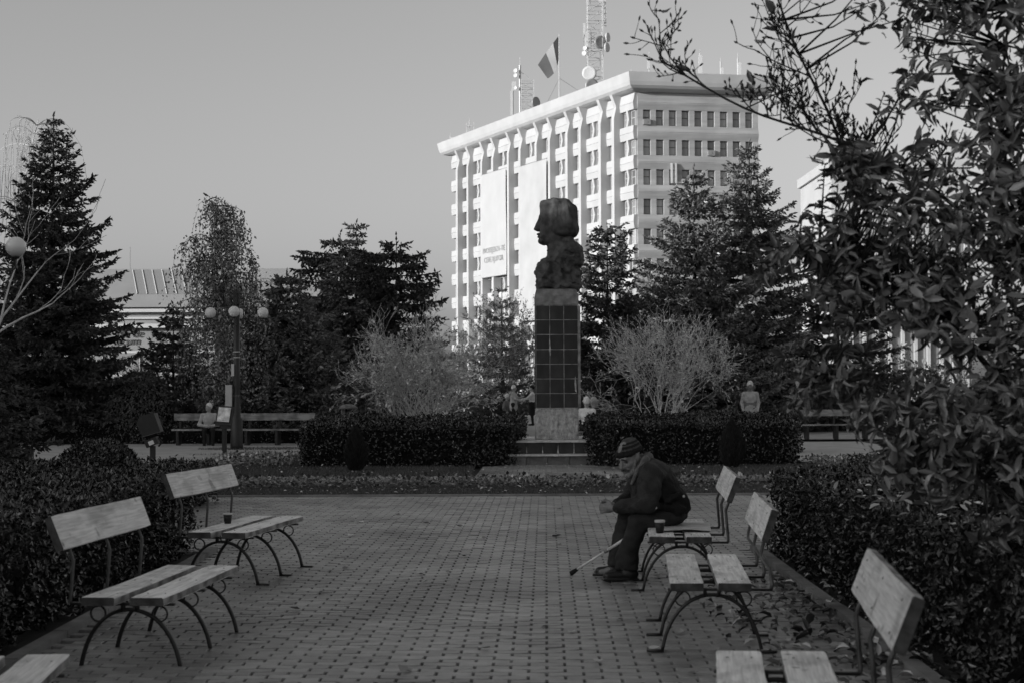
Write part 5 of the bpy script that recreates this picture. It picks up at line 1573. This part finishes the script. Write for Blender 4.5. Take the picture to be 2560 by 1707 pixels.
# the man on the bench in the foreground
MR = Vector((1.0, 12.78, 0.0))
man = empty('person', MR)
tag(man, 'bearded man in striped knit cap and dark jacket sitting hunched on a bench', 'person')
def w(X, y, z): return (X - MR.x, y, z)
Hc = Vector(w(0.925, -0.04, 0.968))
Ff = Vector((-0.66, -0.62, -0.36)).normalized()
Uu = Vector((-0.20, -0.10, 1.0)); Uu = (Uu - Ff * Uu.dot(Ff)).normalized()
Ss = Uu.cross(Ff)
RH = [[Ff[i], Ss[i], Uu[i]] for i in range(3)]
def hp(f, s, u): return tuple(Hc + Ff * f + Ss * s + Uu * u)
SK0, BD = 0, 1
body = [
    ell(w(1.26, 0, 0.53), (0.11, 0.15, 0.10)), cap(w(1.25, 0, 0.55), w(1.10, 0, 0.80), 0.11, 0.115, k=0.05), cap(w(1.08, -0.15, 0.83), w(1.06, 0.15, 0.83), 0.055, k=0.05),
    cap(w(1.08, 0, 0.84), tuple(Hc - Ff * 0.03 - Uu * 0.03), 0.058, 0.055, k=0.03),
    cap(w(1.22, -0.10, 0.50), w(0.975, -0.13, 0.455), 0.07, 0.055), cap(w(0.975, -0.13, 0.455), w(0.89, -0.125, 0.10), 0.052, 0.04), cap(w(0.89, -0.125, 0.06), w(0.77, -0.14, 0.035), 0.035, 0.028),
    cap(w(1.20, 0.11, 0.50), w(0.92, 0.16, 0.455), 0.07, 0.055), cap(w(0.92, 0.16, 0.455), w(0.835, 0.16, 0.10), 0.052, 0.04), cap(w(0.83, 0.16, 0.06), w(0.71, 0.16, 0.035), 0.035, 0.028),
    cap(w(1.07, -0.19, 0.83), w(1.05, -0.25, 0.62), 0.05, 0.042), cap(w(1.05, -0.25, 0.62), w(0.82, -0.115, 0.568), 0.042, 0.030),
    cap(w(1.03, 0.19, 0.83), w(0.98, 0.23, 0.63), 0.05, 0.042), cap(w(0.98, 0.23, 0.63), w(0.82, 0.06, 0.575), 0.042, 0.030),
    # head
    ell(hp(-0.012, 0, 0.035), (0.098, 0.079, 0.098), R=RH), ell(hp(0.032, 0, -0.045), (0.062, 0.060, 0.088), R=RH, k=0.03), ell(hp(0.058, 0, -0.112), (0.036, 0.038, 0.028), R=RH),
    cap(hp(0.080, -0.045, 0.018), hp(0.080, 0.045, 0.018), 0.013, k=0.015),
    ell(hp(0.103, -0.034, -0.006), (0.026, 0.022, 0.016), R=RH, sub=True, k=0.012), ell(hp(0.103, 0.034, -0.006), (0.026, 0.022, 0.016), R=RH, sub=True, k=0.012),
    ell(hp(0.074, -0.033, -0.008), (0.015, 0.016, 0.011), 2, R=RH, k=0.003), ell(hp(0.074, 0.033, -0.008), (0.015, 0.016, 0.011), 2, R=RH, k=0.003),
    cap(hp(0.088, 0, 0.004), hp(0.116, 0, -0.045), 0.010, 0.0165, k=0.01), ell(hp(0.098, -0.014, -0.050), (0.014, 0.010, 0.010), R=RH, k=0.006), ell(hp(0.098, 0.014, -0.050), (0.014, 0.010, 0.010), R=RH, k=0.006),
    ell(hp(0.058, -0.046, -0.040), (0.026, 0.018, 0.020), R=RH), ell(hp(0.058, 0.046, -0.040), (0.026, 0.018, 0.020), R=RH),
    ell(hp(0.090, 0, -0.086), (0.014, 0.026, 0.010), R=RH, k=0.008), cap(hp(0.106, -0.02, -0.084), hp(0.106, 0.02, -0.084), 0.006, sub=True, k=0.004),
    ell(hp(-0.008, -0.080, -0.018), (0.022, 0.010, 0.034), R=RH, k=0.008), ell(hp(-0.008, 0.080, -0.018), (0.022, 0.010, 0.034), R=RH, k=0.008),
    # beard
    ell(hp(0.060, 0, -0.125), (0.040, 0.042, 0.030), BD, RH, k=0.012), cap(hp(0.010, -0.066, -0.030), hp(0.048, -0.042, -0.108), 0.013, 0.020, BD, k=0.01), cap(hp(0.010, 0.066, -0.030), hp(0.048, 0.042, -0.108), 0.013, 0.020, BD, k=0.01),
    cap(hp(0.100, 0, -0.068), hp(0.084, -0.034, -0.082), 0.011, 0.009, 2, k=0.006), cap(hp(0.100, 0, -0.068), hp(0.084, 0.034, -0.082), 0.011, 0.009, 2, k=0.006),
    cap(hp(0.096, -0.016, 0.016), hp(0.084, -0.050, 0.014), 0.006, 0.005, 2, k=0.004), cap(hp(0.096, 0.016, 0.016), hp(0.084, 0.050, 0.014), 0.006, 0.005, 2, k=0.004),
]
# clasped hands: palms, four fingers and a thumb each
for s, wr, pc in ((-1, (0.815, -0.112, 0.567), (0.768, -0.048, 0.566)), (1, (0.82, 0.055, 0.574), (0.770, 0.030, 0.566))):
    body += [cap(w(*wr), w(*pc), 0.026, 0.028, k=0.015), ell(w(*pc), (0.045, 0.018, 0.040), k=0.012)]
    for i, L_ in enumerate((0.9, 1.0, 0.95, 0.78)):
        z = 0.598 - 0.0195 * i + (0.004 if s > 0 else -0.004)
        k0 = w(0.738, s * 0.046, z); k1 = w(0.738 - 0.034 * L_, s * 0.030, z - 0.006); k2 = w(0.738 - 0.040 * L_, -s * 0.012, z - 0.010); k3 = w(0.738 - 0.018 * L_, -s * 0.042, z - 0.012)
        body += [cap(w(pc[0] - 0.01, pc[1], z), k0, 0.011, 0.0105, k=0.006), cap(k0, k1, 0.0105, 0.0095, k=0.004), cap(k1, k2, 0.0095, 0.009, k=0.003), cap(k2, k3, 0.009, 0.0075, k=0.003)]
    t0 = w(pc[0] + 0.012, pc[1] + s * 0.004, 0.598); t1 = w(0.742, s * 0.030, 0.622); t2 = w(0.712, s * 0.010, 0.616)
    body += [cap(t0, t1, 0.013, 0.011, k=0.006), cap(t1, t2, 0.0105, 0.0085, k=0.004)]
sdf_obj('body', body, 0.0055, [M['skin'], M['beard'], M['eye_shade']], man, k=0.016)

fold = lambda a, f, sd: (a, lambda X, Y, Z: vnoise(X, Y, Z * 1.4, f, sd) + 0.35 * vnoise(X, Y, Z, f * 2.6, sd + 1))
jk = [
    ell(w(1.275, 0, 0.57), (0.135, 0.20, 0.145), 1), ell(w(1.20, 0, 0.71), (0.140, 0.205, 0.16), 1, k=0.06), ell(w(1.10, 0, 0.825), (0.140, 0.21, 0.135), 0, k=0.06),
    ell(w(1.04, 0, 0.74), (0.105, 0.15, 0.15), 0, k=0.05), ell(w(1.02, 0, 0.60), (0.09, 0.13, 0.08), 0, k=0.05),
    cap(w(1.08, -0.19, 0.835), w(1.065, -0.255, 0.635), 0.095, 0.088, 0, k=0.03), cap(w(1.065, -0.255, 0.625), w(0.835, -0.125, 0.572), 0.075, 0.050, 0, k=0.03),
    cap(w(1.04, 0.19, 0.835), w(0.985, 0.235, 0.64), 0.092, 0.08, 0, k=0.03), cap(w(0.985, 0.235, 0.63), w(0.84, 0.07, 0.580), 0.07, 0.05, 0, k=0.03),
    cap(w(1.13, -0.21, 0.60), w(1.33, -0.17, 0.56), 0.03, 0.03, 1, k=0.03), sbox(w(1.25, -0.205, 0.655), (0.075, 0.02, 0.022), 1, R=[[0.93, 0, -0.36], [0, 1, 0], [0.36, 0, 0.93]], round=0.01, k=0.01),
]
sdf_obj('jacket', jk, 0.009, [M['jacket'], M['vest']], man, k=0.03, noise=fold(0.011, 34, 5))
col_ = [cap(w(0.945, -0.105, 0.76), w(0.985, -0.125, 0.86), 0.014, 0.020), cap(w(0.985, -0.125, 0.86), w(1.055, -0.09, 0.945), 0.020, 0.028), cap(w(1.055, -0.09, 0.945), w(1.085, 0.0, 0.965), 0.028),
        cap(w(1.085, 0, 0.965), w(1.04, 0.10, 0.945), 0.036), cap(w(1.04, 0.10, 0.945), w(0.965, 0.125, 0.85), 0.032)]
sdf_obj('collar', col_, 0.008, [M['collar']], man, k=0.03, noise=fold(0.003, 60, 3))
tr_ = [
    ell(w(1.26, 0, 0.505), (0.135, 0.19, 0.075)), cap(w(1.22, -0.11, 0.508), w(0.985, -0.13, 0.462), 0.088, 0.080, k=0.04), cap(w(0.985, -0.13, 0.455), w(0.895, -0.125, 0.15), 0.080, 0.076, k=0.03),
    cap(w(1.20, 0.11, 0.508), w(0.925, 0.16, 0.462), 0.088, 0.078, k=0.04), cap(w(0.925, 0.16, 0.455), w(0.840, 0.16, 0.14), 0.078, 0.074, k=0.03),
    cap(w(0.905, -0.125, 0.16), w(0.905, -0.125, 0.115), 0.082, 0.088), cap(w(0.85, 0.16, 0.16), w(0.85, 0.16, 0.115), 0.080, 0.084),
    sbox(w(0.9, 0, -0.04), (0.4, 0.5, 0.125), sub=True, k=0.01, round=0.005),
]
sdf_obj('trousers', tr_, 0.009, [M['trousers']], man, k=0.03, noise=fold(0.008, 30, 7))
for nm, hx, hy_, tx, ty in (('shoe', 0.945, -0.125, 0.745, -0.155), ('shoe', 0.875, 0.16, 0.70, 0.175)):
    dxy = Vector((tx - hx, ty - hy_, 0)).normalized()
    sh_ = [cap(w(hx, hy_, 0.05), w(tx, ty, 0.038), 0.046, 0.036, k=0.03), cap(w(hx - 0.02, hy_, 0.06), w(hx - 0.045, hy_ - 0.005, 0.10), 0.048, 0.045, k=0.03),
           sbox(w((hx + tx) / 2, (hy_ + ty) / 2, 0.012), (0.145, 0.042, 0.010), R=[[-dxy.x, dxy.y, 0], [-dxy.y, -dxy.x, 0], [0, 0, 1]], round=0.008, k=0.006),
           sbox(w((hx + tx) / 2, (hy_ + ty) / 2, -0.05), (0.3, 0.2, 0.052), sub=True, k=0.002, round=0.001)]
    sdf_obj(nm, sh_, 0.006, [M['leather']], man, k=0.02)
# striped knit cap
cp = [ell(hp(-0.025, 0, 0.046), (0.110, 0.092, 0.088), R=RH, k=0.02), ell(hp(-0.060, 0, 0.078), (0.070, 0.066, 0.058), R=RH, k=0.03)]
cp += [sbox(hp(0.02, 0, -0.06), (0.3, 0.3, 0.085), R=RH, sub=True, k=0.01, round=0.005)]
for i in range(20):
    a0, a1 = 6.2832 * i / 20, 6.2832 * (i + 1) / 20
    cp.append(cap(hp(-0.02 + 0.104 * math.cos(a0), 0.087 * math.sin(a0), 0.040), hp(-0.02 + 0.104 * math.cos(a1), 0.087 * math.sin(a1), 0.040), 0.017, k=0.008))
V, Q, lab = sdf_mesh(cp, 0.006, 0.02, fold(0.0025, 70, 4))
fc = V[Q].mean(1) - np.array(Hc)
uu = fc @ np.array(Uu) + 0.10 * (fc @ np.array(Ff)) * -1
mi = np.where(((uu > 0.066) & (uu < 0.080)) | ((uu > 0.098) & (uu < 0.108)) | ((uu > 0.122) & (uu < 0.150)), 1, 0)
link('knit_cap', mesh_np('knit_cap', V, Q, [M['cap_black'], M['cap_grey']], True, mi), man)
for X, y, z in ((1.115, -0.305, 0.585), (1.345, -0.195, 0.665)):
    bt = MB(); bt.lathe([(0.011, 0), (0.010, 0.004), (0.004, 0.006)], 10, (0, 0, 0), Matrix.Rotation(R(90), 3, 'X')); bt.build('button', M['cup_white'], man, True, loc=w(X, y, z))

# his cane, cup and cardboard
cn = empty('walking_cane', (0.482, 13.10, 0.0)); tag(cn, 'pale walking cane slanting from the paving to between the man\'s legs', 'cane')
q = MB(); q.tube([(0.03, -0.02, 0.032), (0.27, -0.176, 0.205)], 0.0105, 8); q.build('shaft', M['cane'], cn, True)
q = MB(); q.tube([(0.265, -0.173, 0.20), (0.54, -0.35, 0.398)], 0.0135, 8); q.build('shaft', M['cane'], cn, True)
q = MB(); q.tube([(0.258, -0.168, 0.196), (0.285, -0.186, 0.215)], 0.0155, 8); q.build('collar', M['steel_grey'], cn, True)
q = MB(); q.tube([(-0.006, 0.004, 0.004), (0.015, -0.01, 0.020), (0.045, -0.03, 0.042)], [0.021, 0.019, 0.014], 8); q.build('rubber_tip', M['rubber'], cn, True)
def cup(label, loc, h_, r_, lid):
    t_ = empty('cup', loc); tag(t_, label, 'cup')
    q_ = MB(); q_.lathe([(r_ * 0.74, 0), (r_ * 0.98, h_ - 0.006)], 16); q_.build('cup_wall', M['cup_dark'], t_, True)
    q_ = MB()
    q_.lathe([(r_ * 1.04, h_ - 0.006), (r_ * 1.07, h_), (r_ * 1.02, h_ + 0.006 + lid), (r_ * 0.85, h_ + 0.006 + lid), (r_ * 0.80, h_ - 0.02 + lid)], 16); q_.build('rim', M['cup_white'], t_, True)
cup('dark cup with a pale rim on the far left bench', (-2.33, 13.12, SEAT_Z + 0.002), 0.078, 0.037, 0)
cup('dark cup with a white lid on the bench beside the man', (1.115, 12.15, SEAT_Z + 0.002), 0.085, 0.038, 0.006)
n = 12
V, Fc = [], []
for s in (0, -0.005):
    for i in range(n + 1):
        for j in range(n + 1):
            u, v = i / n - 0.5, j / n - 0.5
            V.append((0.42 * u + 0.03 * v, 0.75 * v, 0.004 + 0.016 * max(0, v * -1.6) * (0.6 + 0.4 * math.sin(7 * u + 1)) + s))
qn = (n + 1) ** 2
for i in range(n):
    for j in range(n):
        a = i * (n + 1) + j
        Fc.append((a, a + n + 1, a + n + 2, a + 1)); Fc.append((qn + a, qn + a + 1, qn + a + n + 2, qn + a + n + 1))
tag(link('cardboard_sheet', mesh_np('cardboard_sheet', V, Fc, [M['card']], True), None, loc=(1.34, 12.58, SEAT_Z + 0.004), rot=(0, 0, R(-4))), 'pale cardboard sheet the seated man sits on', 'cardboard')

# ------------------------------------------------------------------ lamps, sign, floodlight, bins, far benches
def lamp(label, loc, rz):
    t_ = empty('street_lamp', loc, rz); tag(t_, label, 'street lamp', 'four globe street lamps')
    q_ = MB(); q_.lathe([(0.16, 0), (0.16, 0.10), (0.145, 0.75), (0.10, 0.80), (0.085, 1.5), (0.075, 3.95)], 12); q_.build('pole', M['iron'], t_, True)
    q_ = MB(); q_.box((0, 0, 3.78), (0.16, 0.16, 0.34)); q_.build('pole_cap', M['iron'], t_)
    for a in range(4):
        d_ = Vector((math.cos(a * math.pi / 2), math.sin(a * math.pi / 2), 0))
        q_ = MB(); q_.tube([d_ * 0.05 + Vector((0, 0, 3.88)), d_ * 0.16 + Vector((0, 0, 3.88)), d_ * 0.17 + Vector((0, 0, 3.86)), d_ * 0.17 + Vector((0, 0, 3.12)), d_ * 0.19 + Vector((0, 0, 3.10)), d_ * 0.63 + Vector((0, 0, 3.10)), d_ * 0.65 + Vector((0, 0, 3.12)), d_ * 0.65 + Vector((0, 0, 3.28))], 0.017, 4)
        ar = q_.build('arm', M['iron'], t_)
        q_ = MB(); q_.lathe([(0.045, 0), (0.06, 0.03), (0.04, 0.05)], 10); q_.build('globe_holder', M['iron'], ar, True, loc=d_ * 0.65 + Vector((0, 0, 3.24)))
        q_ = MB(); q_.lathe([(0.138 * math.sin(math.pi * (i + 0.02) / 10.04), -0.138 * math.cos(math.pi * (i + 0.02) / 10.04)) for i in range(11)], 20)
        q_.build('globe', M['globe'], t_, True, loc=d_ * 0.65 + Vector((0, 0, 3.40)))
    for z in (2.02, 1.88, 0.92, 0.58):
        q_ = MB(); q_.lathe([(0.0885, 0), (0.0885, 0.02)], 12); q_.build('tape_band', M['tape'], t_, True, loc=(0, 0, z + 0.4))
    return t_
lm1 = lamp('four globe street lamp beside the far left benches', (-6.88, 40.0, gz(40)), R(4))
q = MB(); q.box((-0.19, -0.06, 1.30), (0.16, 0.14, 0.62)); q.build('switch_box', M['box_grey'], lm1)
q = MB(); q.box((-0.09, -0.1, 1.98), (0.07, 0.02, 0.30)); q.build('sticker', M['tape'], lm1)
lamp('street lamp cut off by the left edge with one globe in view', (-7.33, 21.5, 0.0), R(3))

# slanted information panel on a post
t = empty('information_panel', G(-6.36, 35.4)); tag(t, 'slanted picture panel on a dark post before the lamp', 'sign')
q = MB(); q.tube([(0, 0, 0), (0, 0, 0.75)], 0.055, 8); q.build('post', M['iron'], t)
Mt = Matrix.Rotation(R(-25), 3, 'X') @ Matrix.Rotation(R(4), 3, 'Y')
q = MB(); q.box((0, 0.03, 0.92), (0.36, 0.05, 0.46), Mt); q.build('panel_frame', M['iron'], t)
q = MB(); q.box((-0.01, -0.012, 0.95), (0.27, 0.02, 0.34), Mt); q.build('picture', M['paper'], t)
q = MB(); q.box((0.02, 0.0, 0.70), (0.20, 0.14, 0.12)); q.build('bracket', M['iron'], t)
# floodlight on a short post
t = empty('floodlight', G(-7.45, 33.2)); tag(t, 'tilted dark floodlight on a short post left of the lamp', 'floodlight')
q = MB(); q.tube([(0, 0, 0), (0, 0, 0.34)], 0.06, 8); q.build('post', M['iron'], t)
Mt = Matrix.Rotation(R(-22), 3, 'Y')
q = MB(); q.prism([(-0.20, -0.18), (0.18, -0.22), (0.20, 0.18), (-0.10, 0.24), (-0.22, 0.10)], -0.16, 0.16, lambda a_, b_, d_: tuple(Mt @ Vector((a_, d_, b_)) + Vector((-0.06, 0, 0.78)))); q.build('housing', M['iron'], t)
q = MB(); q.box((-0.01, -0.02, 0.42), (0.26, 0.20, 0.15), Mt); q.build('lamp_box', M['iron'], t)
q = MB(); q.box((-0.005, -0.128, 0.41), (0.11, 0.012, 0.085), Mt); q.build('glass', M['globe'], t)
q = MB(); q.tube([(0.12, 0, 0.50), (0.20, 0, 0.42), (0.12, 0, 0.33)], 0.02, 5); q.build('bracket', M['iron'], t)
# dark board on a post at the left edge
t = empty('notice_board', (-8.75, 27.6, gz(27.6))); tag(t, 'low dark board on a post at the left edge', 'board')
q = MB(); q.box((-0.15, 0, 0.26), (1.30, 0.06, 0.40)); q.build('panel', M['wood_dark'].copy(), t)
t.children[0].data.materials[0] = M['iron']
q = MB(); q.box((0.28, 0.06, 0.20), (0.10, 0.07, 0.42)); q.build('post', M['iron'], t)
# bin with a domed lid
t = empty('litter_bin', G(-4.45, 43.5)); tag(t, 'litter bin with a domed lid behind the left hedge', 'bin')
q = MB(); q.lathe([(0.20, 0.10), (0.22, 0.72)], 14); q.build('bin_body', M['iron'], t, True)
q = MB(); q.lathe([(0.24, 0.98), (0.25, 1.02), (0.20, 1.08), (0.10, 1.11), (0.01, 1.115)], 16); q.build('lid', M['cap_stone'], t, True)
for a in range(4):
    q = MB(); q.tube([(0.205 * math.cos(a * 1.57 + 0.7), 0.205 * math.sin(a * 1.57 + 0.7), 0.0), (0.205 * math.cos(a * 1.57 + 0.7), 0.205 * math.sin(a * 1.57 + 0.7), 1.0)], 0.014, 5); q.build('rod', M['steel_grey'], t)

def far_bench(label, x, Y_, L_, rz=0.0):
    t_ = empty('long_bench', (x, Y_, gz(Y_)), rz); tag(t_, label, 'bench', 'long plank benches beyond the cross path')
    for nm, y_, z, dy, dz in (('seat_plank', -0.13, 0.42, 0.17, 0.04), ('seat_plank', 0.06, 0.42, 0.17, 0.04), ('back_plank', 0.24, 0.76, 0.045, 0.19)):
        q_ = MB(); q_.box((0, y_, z), (L_, dy, dz)); q_.build(nm, M['wood_dark'], t_)
    for s in (-1, 0, 1):
        q_ = MB(); q_.box((s * L_ * 0.42, 0.0, 0.195), (0.07, 0.38, 0.39)); q_.box((s * L_ * 0.42, 0.29, 0.42), (0.06, 0.05, 0.80)); q_.build('leg', M['iron'], t_)
    return t_
far_bench('long bench with the old man in the pale jacket on it', -8.2, 43.3, 1.95, R(2))
far_bench('long bench right of the lamp post with nobody on it', -6.3, 43.0, 1.95, R(-3))
far_bench('dark far bench past the right end of the rear hedge', 9.3, 46.0, 2.0)

# bird on the birch
b = empty('bird', (-8.80, 45.98, 7.10 + gz(46))); b.scale = (0.55,) * 3; tag(b, 'small dark bird perched on top of the weeping birch', 'bird')
sdf_obj('body', [ell((0, 0, 0), (0.11, 0.05, 0.055), R=[[0.9, 0, 0.43], [0, 1, 0], [-0.43, 0, 0.9]]), ell((-0.10, 0, 0.075), (0.04, 0.035, 0.035)), cap((-0.135, 0, 0.075), (-0.165, 0, 0.068), 0.010, 0.003), cap((0.06, 0, -0.03), (0.20, 0, -0.095), 0.03, 0.012),
                 cap((0.0, 0.015, -0.04), (0.0, 0.015, -0.09), 0.006), cap((0.0, -0.015, -0.04), (0.0, -0.015, -0.09), 0.006)], 0.009, [M['cloth_dark']], b, k=0.02)

# ------------------------------------------------------------------ fallen leaves
def fallen_mesh(seed):
    rr = random.Random(seed)
    m_ = MB()
    V = []
    cu = rr.uniform(0.1, 0.45)
    for i in range(5):
        u = i / 4
        wd = 0.42 * math.sin(math.pi * min(1, u * 0.9 + 0.08)) + 0.01
        lift = cu * (u - 0.5) ** 2
        for s in (-1, 0, 1): V.append((u - 0.5, s * wd, lift + abs(s) * wd * rr.uniform(0.15, 0.6)))
    Fc = []
    for i in range(4):
        for s in (0, 1): Fc.append((i * 3 + s, i * 3 + s + 1, i * 3 + s + 4, i * 3 + s + 3))
    m_.add(V, Fc)
    m_.add([(0.5, 0, 0.05), (0.72, 0.03, 0.02), (0.72, 0.05, 0.03)], [(0, 1, 2)])
    return m_.mesh('fallen_leaf', M['dry_leaf'], True)
FL = [fallen_mesh(i) for i in range(6)]
rr_ = random.Random(12)
fl_spots = []
for i in range(34): fl_spots.append((rr_.uniform(-1.9, 1.5), rr_.uniform(8.4, 20)))
for i in range(60): fl_spots.append((min(2.1, 1.75 + rr_.gauss(0, 0.42)), rr_.uniform(7.9, 13.5)))
for x, y in fl_spots:
    if x > 2.12: continue
    o = link('fallen_leaf', FL[rr_.randrange(6)], None, loc=(x, y, 0.004), rot=(rr_.gauss(0, 0.12), rr_.gauss(0, 0.12), rr_.uniform(0, 6.28)))
    s = rr_.uniform(0.045, 0.10); o.scale = (s, s, s)
    o.location.z = 0.006
    tag(o, 'dry curled leaf lying on the paved walk', 'leaf', 'dry leaves scattered on the paving')
r = np.random.default_rng(19)
def litter(name, label, n, x0, x1, y0, y1, z0_, mt, ramp):
    p = np.stack([r.uniform(x0, x1, n), r.uniform(y0, y1, n), np.full(n, z0_)], 1)
    if ramp: p = p[r.random(n) < np.clip((p[:, 0] - 1.1) / 1.0, 0.04, 1)]
    n = len(p)
    up = rdir(r, n) * 0.35 + np.array([0, 0, 1.0]); d = rdir(r, n); d[:, 2] *= 0.2
    L_ = r.uniform(0.05, 0.115, n)
    V_, F_ = scatter(T_LEAF[0], T_LEAF[1], p + np.array([0, 0, 0.012]), frames(d, up), np.stack([L_, L_ * r.uniform(0.4, 0.75, n), L_ * r.uniform(1.0, 3.5, n)], 1))
    tag(link(name, mesh_np(name, V_, F_, [mt], True)), label, 'leaf litter', kind='stuff')
litter('leaf_litter', 'drift of leaves coloured dark for shadow along the right kerb', 430, 1.3, 2.45, 6.0, 12.6, 0.004, M['litter_dark'], True)
litter('leaf_litter', 'pale dry leaves mixed into the drift by the right kerb', 300, 1.3, 2.45, 6.0, 13.2, 0.012, M['litter'], True)
n = 420
p = np.stack([r.uniform(2.35, 4.6, n), r.uniform(5.5, 14.0, n), r.uniform(0.765, 0.80, n)], 1)
up = rdir(r, n) * 0.5 + np.array([0, 0, 1.0]); d = rdir(r, n); d[:, 2] *= 0.25
L_ = r.uniform(0.05, 0.11, n)
tag(leaf_obj('leaf_litter', T_LEAF, p, d, up, L_, L_ * 0.5, M['litter']), 'fallen leaves lying on top of the right hedge', 'leaf litter', kind='stuff')

n = 260
p = np.concatenate([np.stack([r.uniform(-6, 6, n), r.uniform(22.1, 23.3, n), r.uniform(0.03, 0.05, n)], 1), np.stack([r.uniform(-7, 8, n), r.uniform(27.0, 30.2, n), np.full(n, 0.01)], 1)])
n = len(p)
up = rdir(r, n) * 0.5 + np.array([0, 0, 1.0]); d = rdir(r, n); d[:, 2] *= 0.3
L_ = r.uniform(0.03, 0.07, n)
tag(leaf_obj('lawn_leaves', T_LEAF, p, d, up, L_, L_ * 0.6, M['litter']), 'small pale leaves sprinkled over the grass strips', 'leaf litter', kind='stuff')
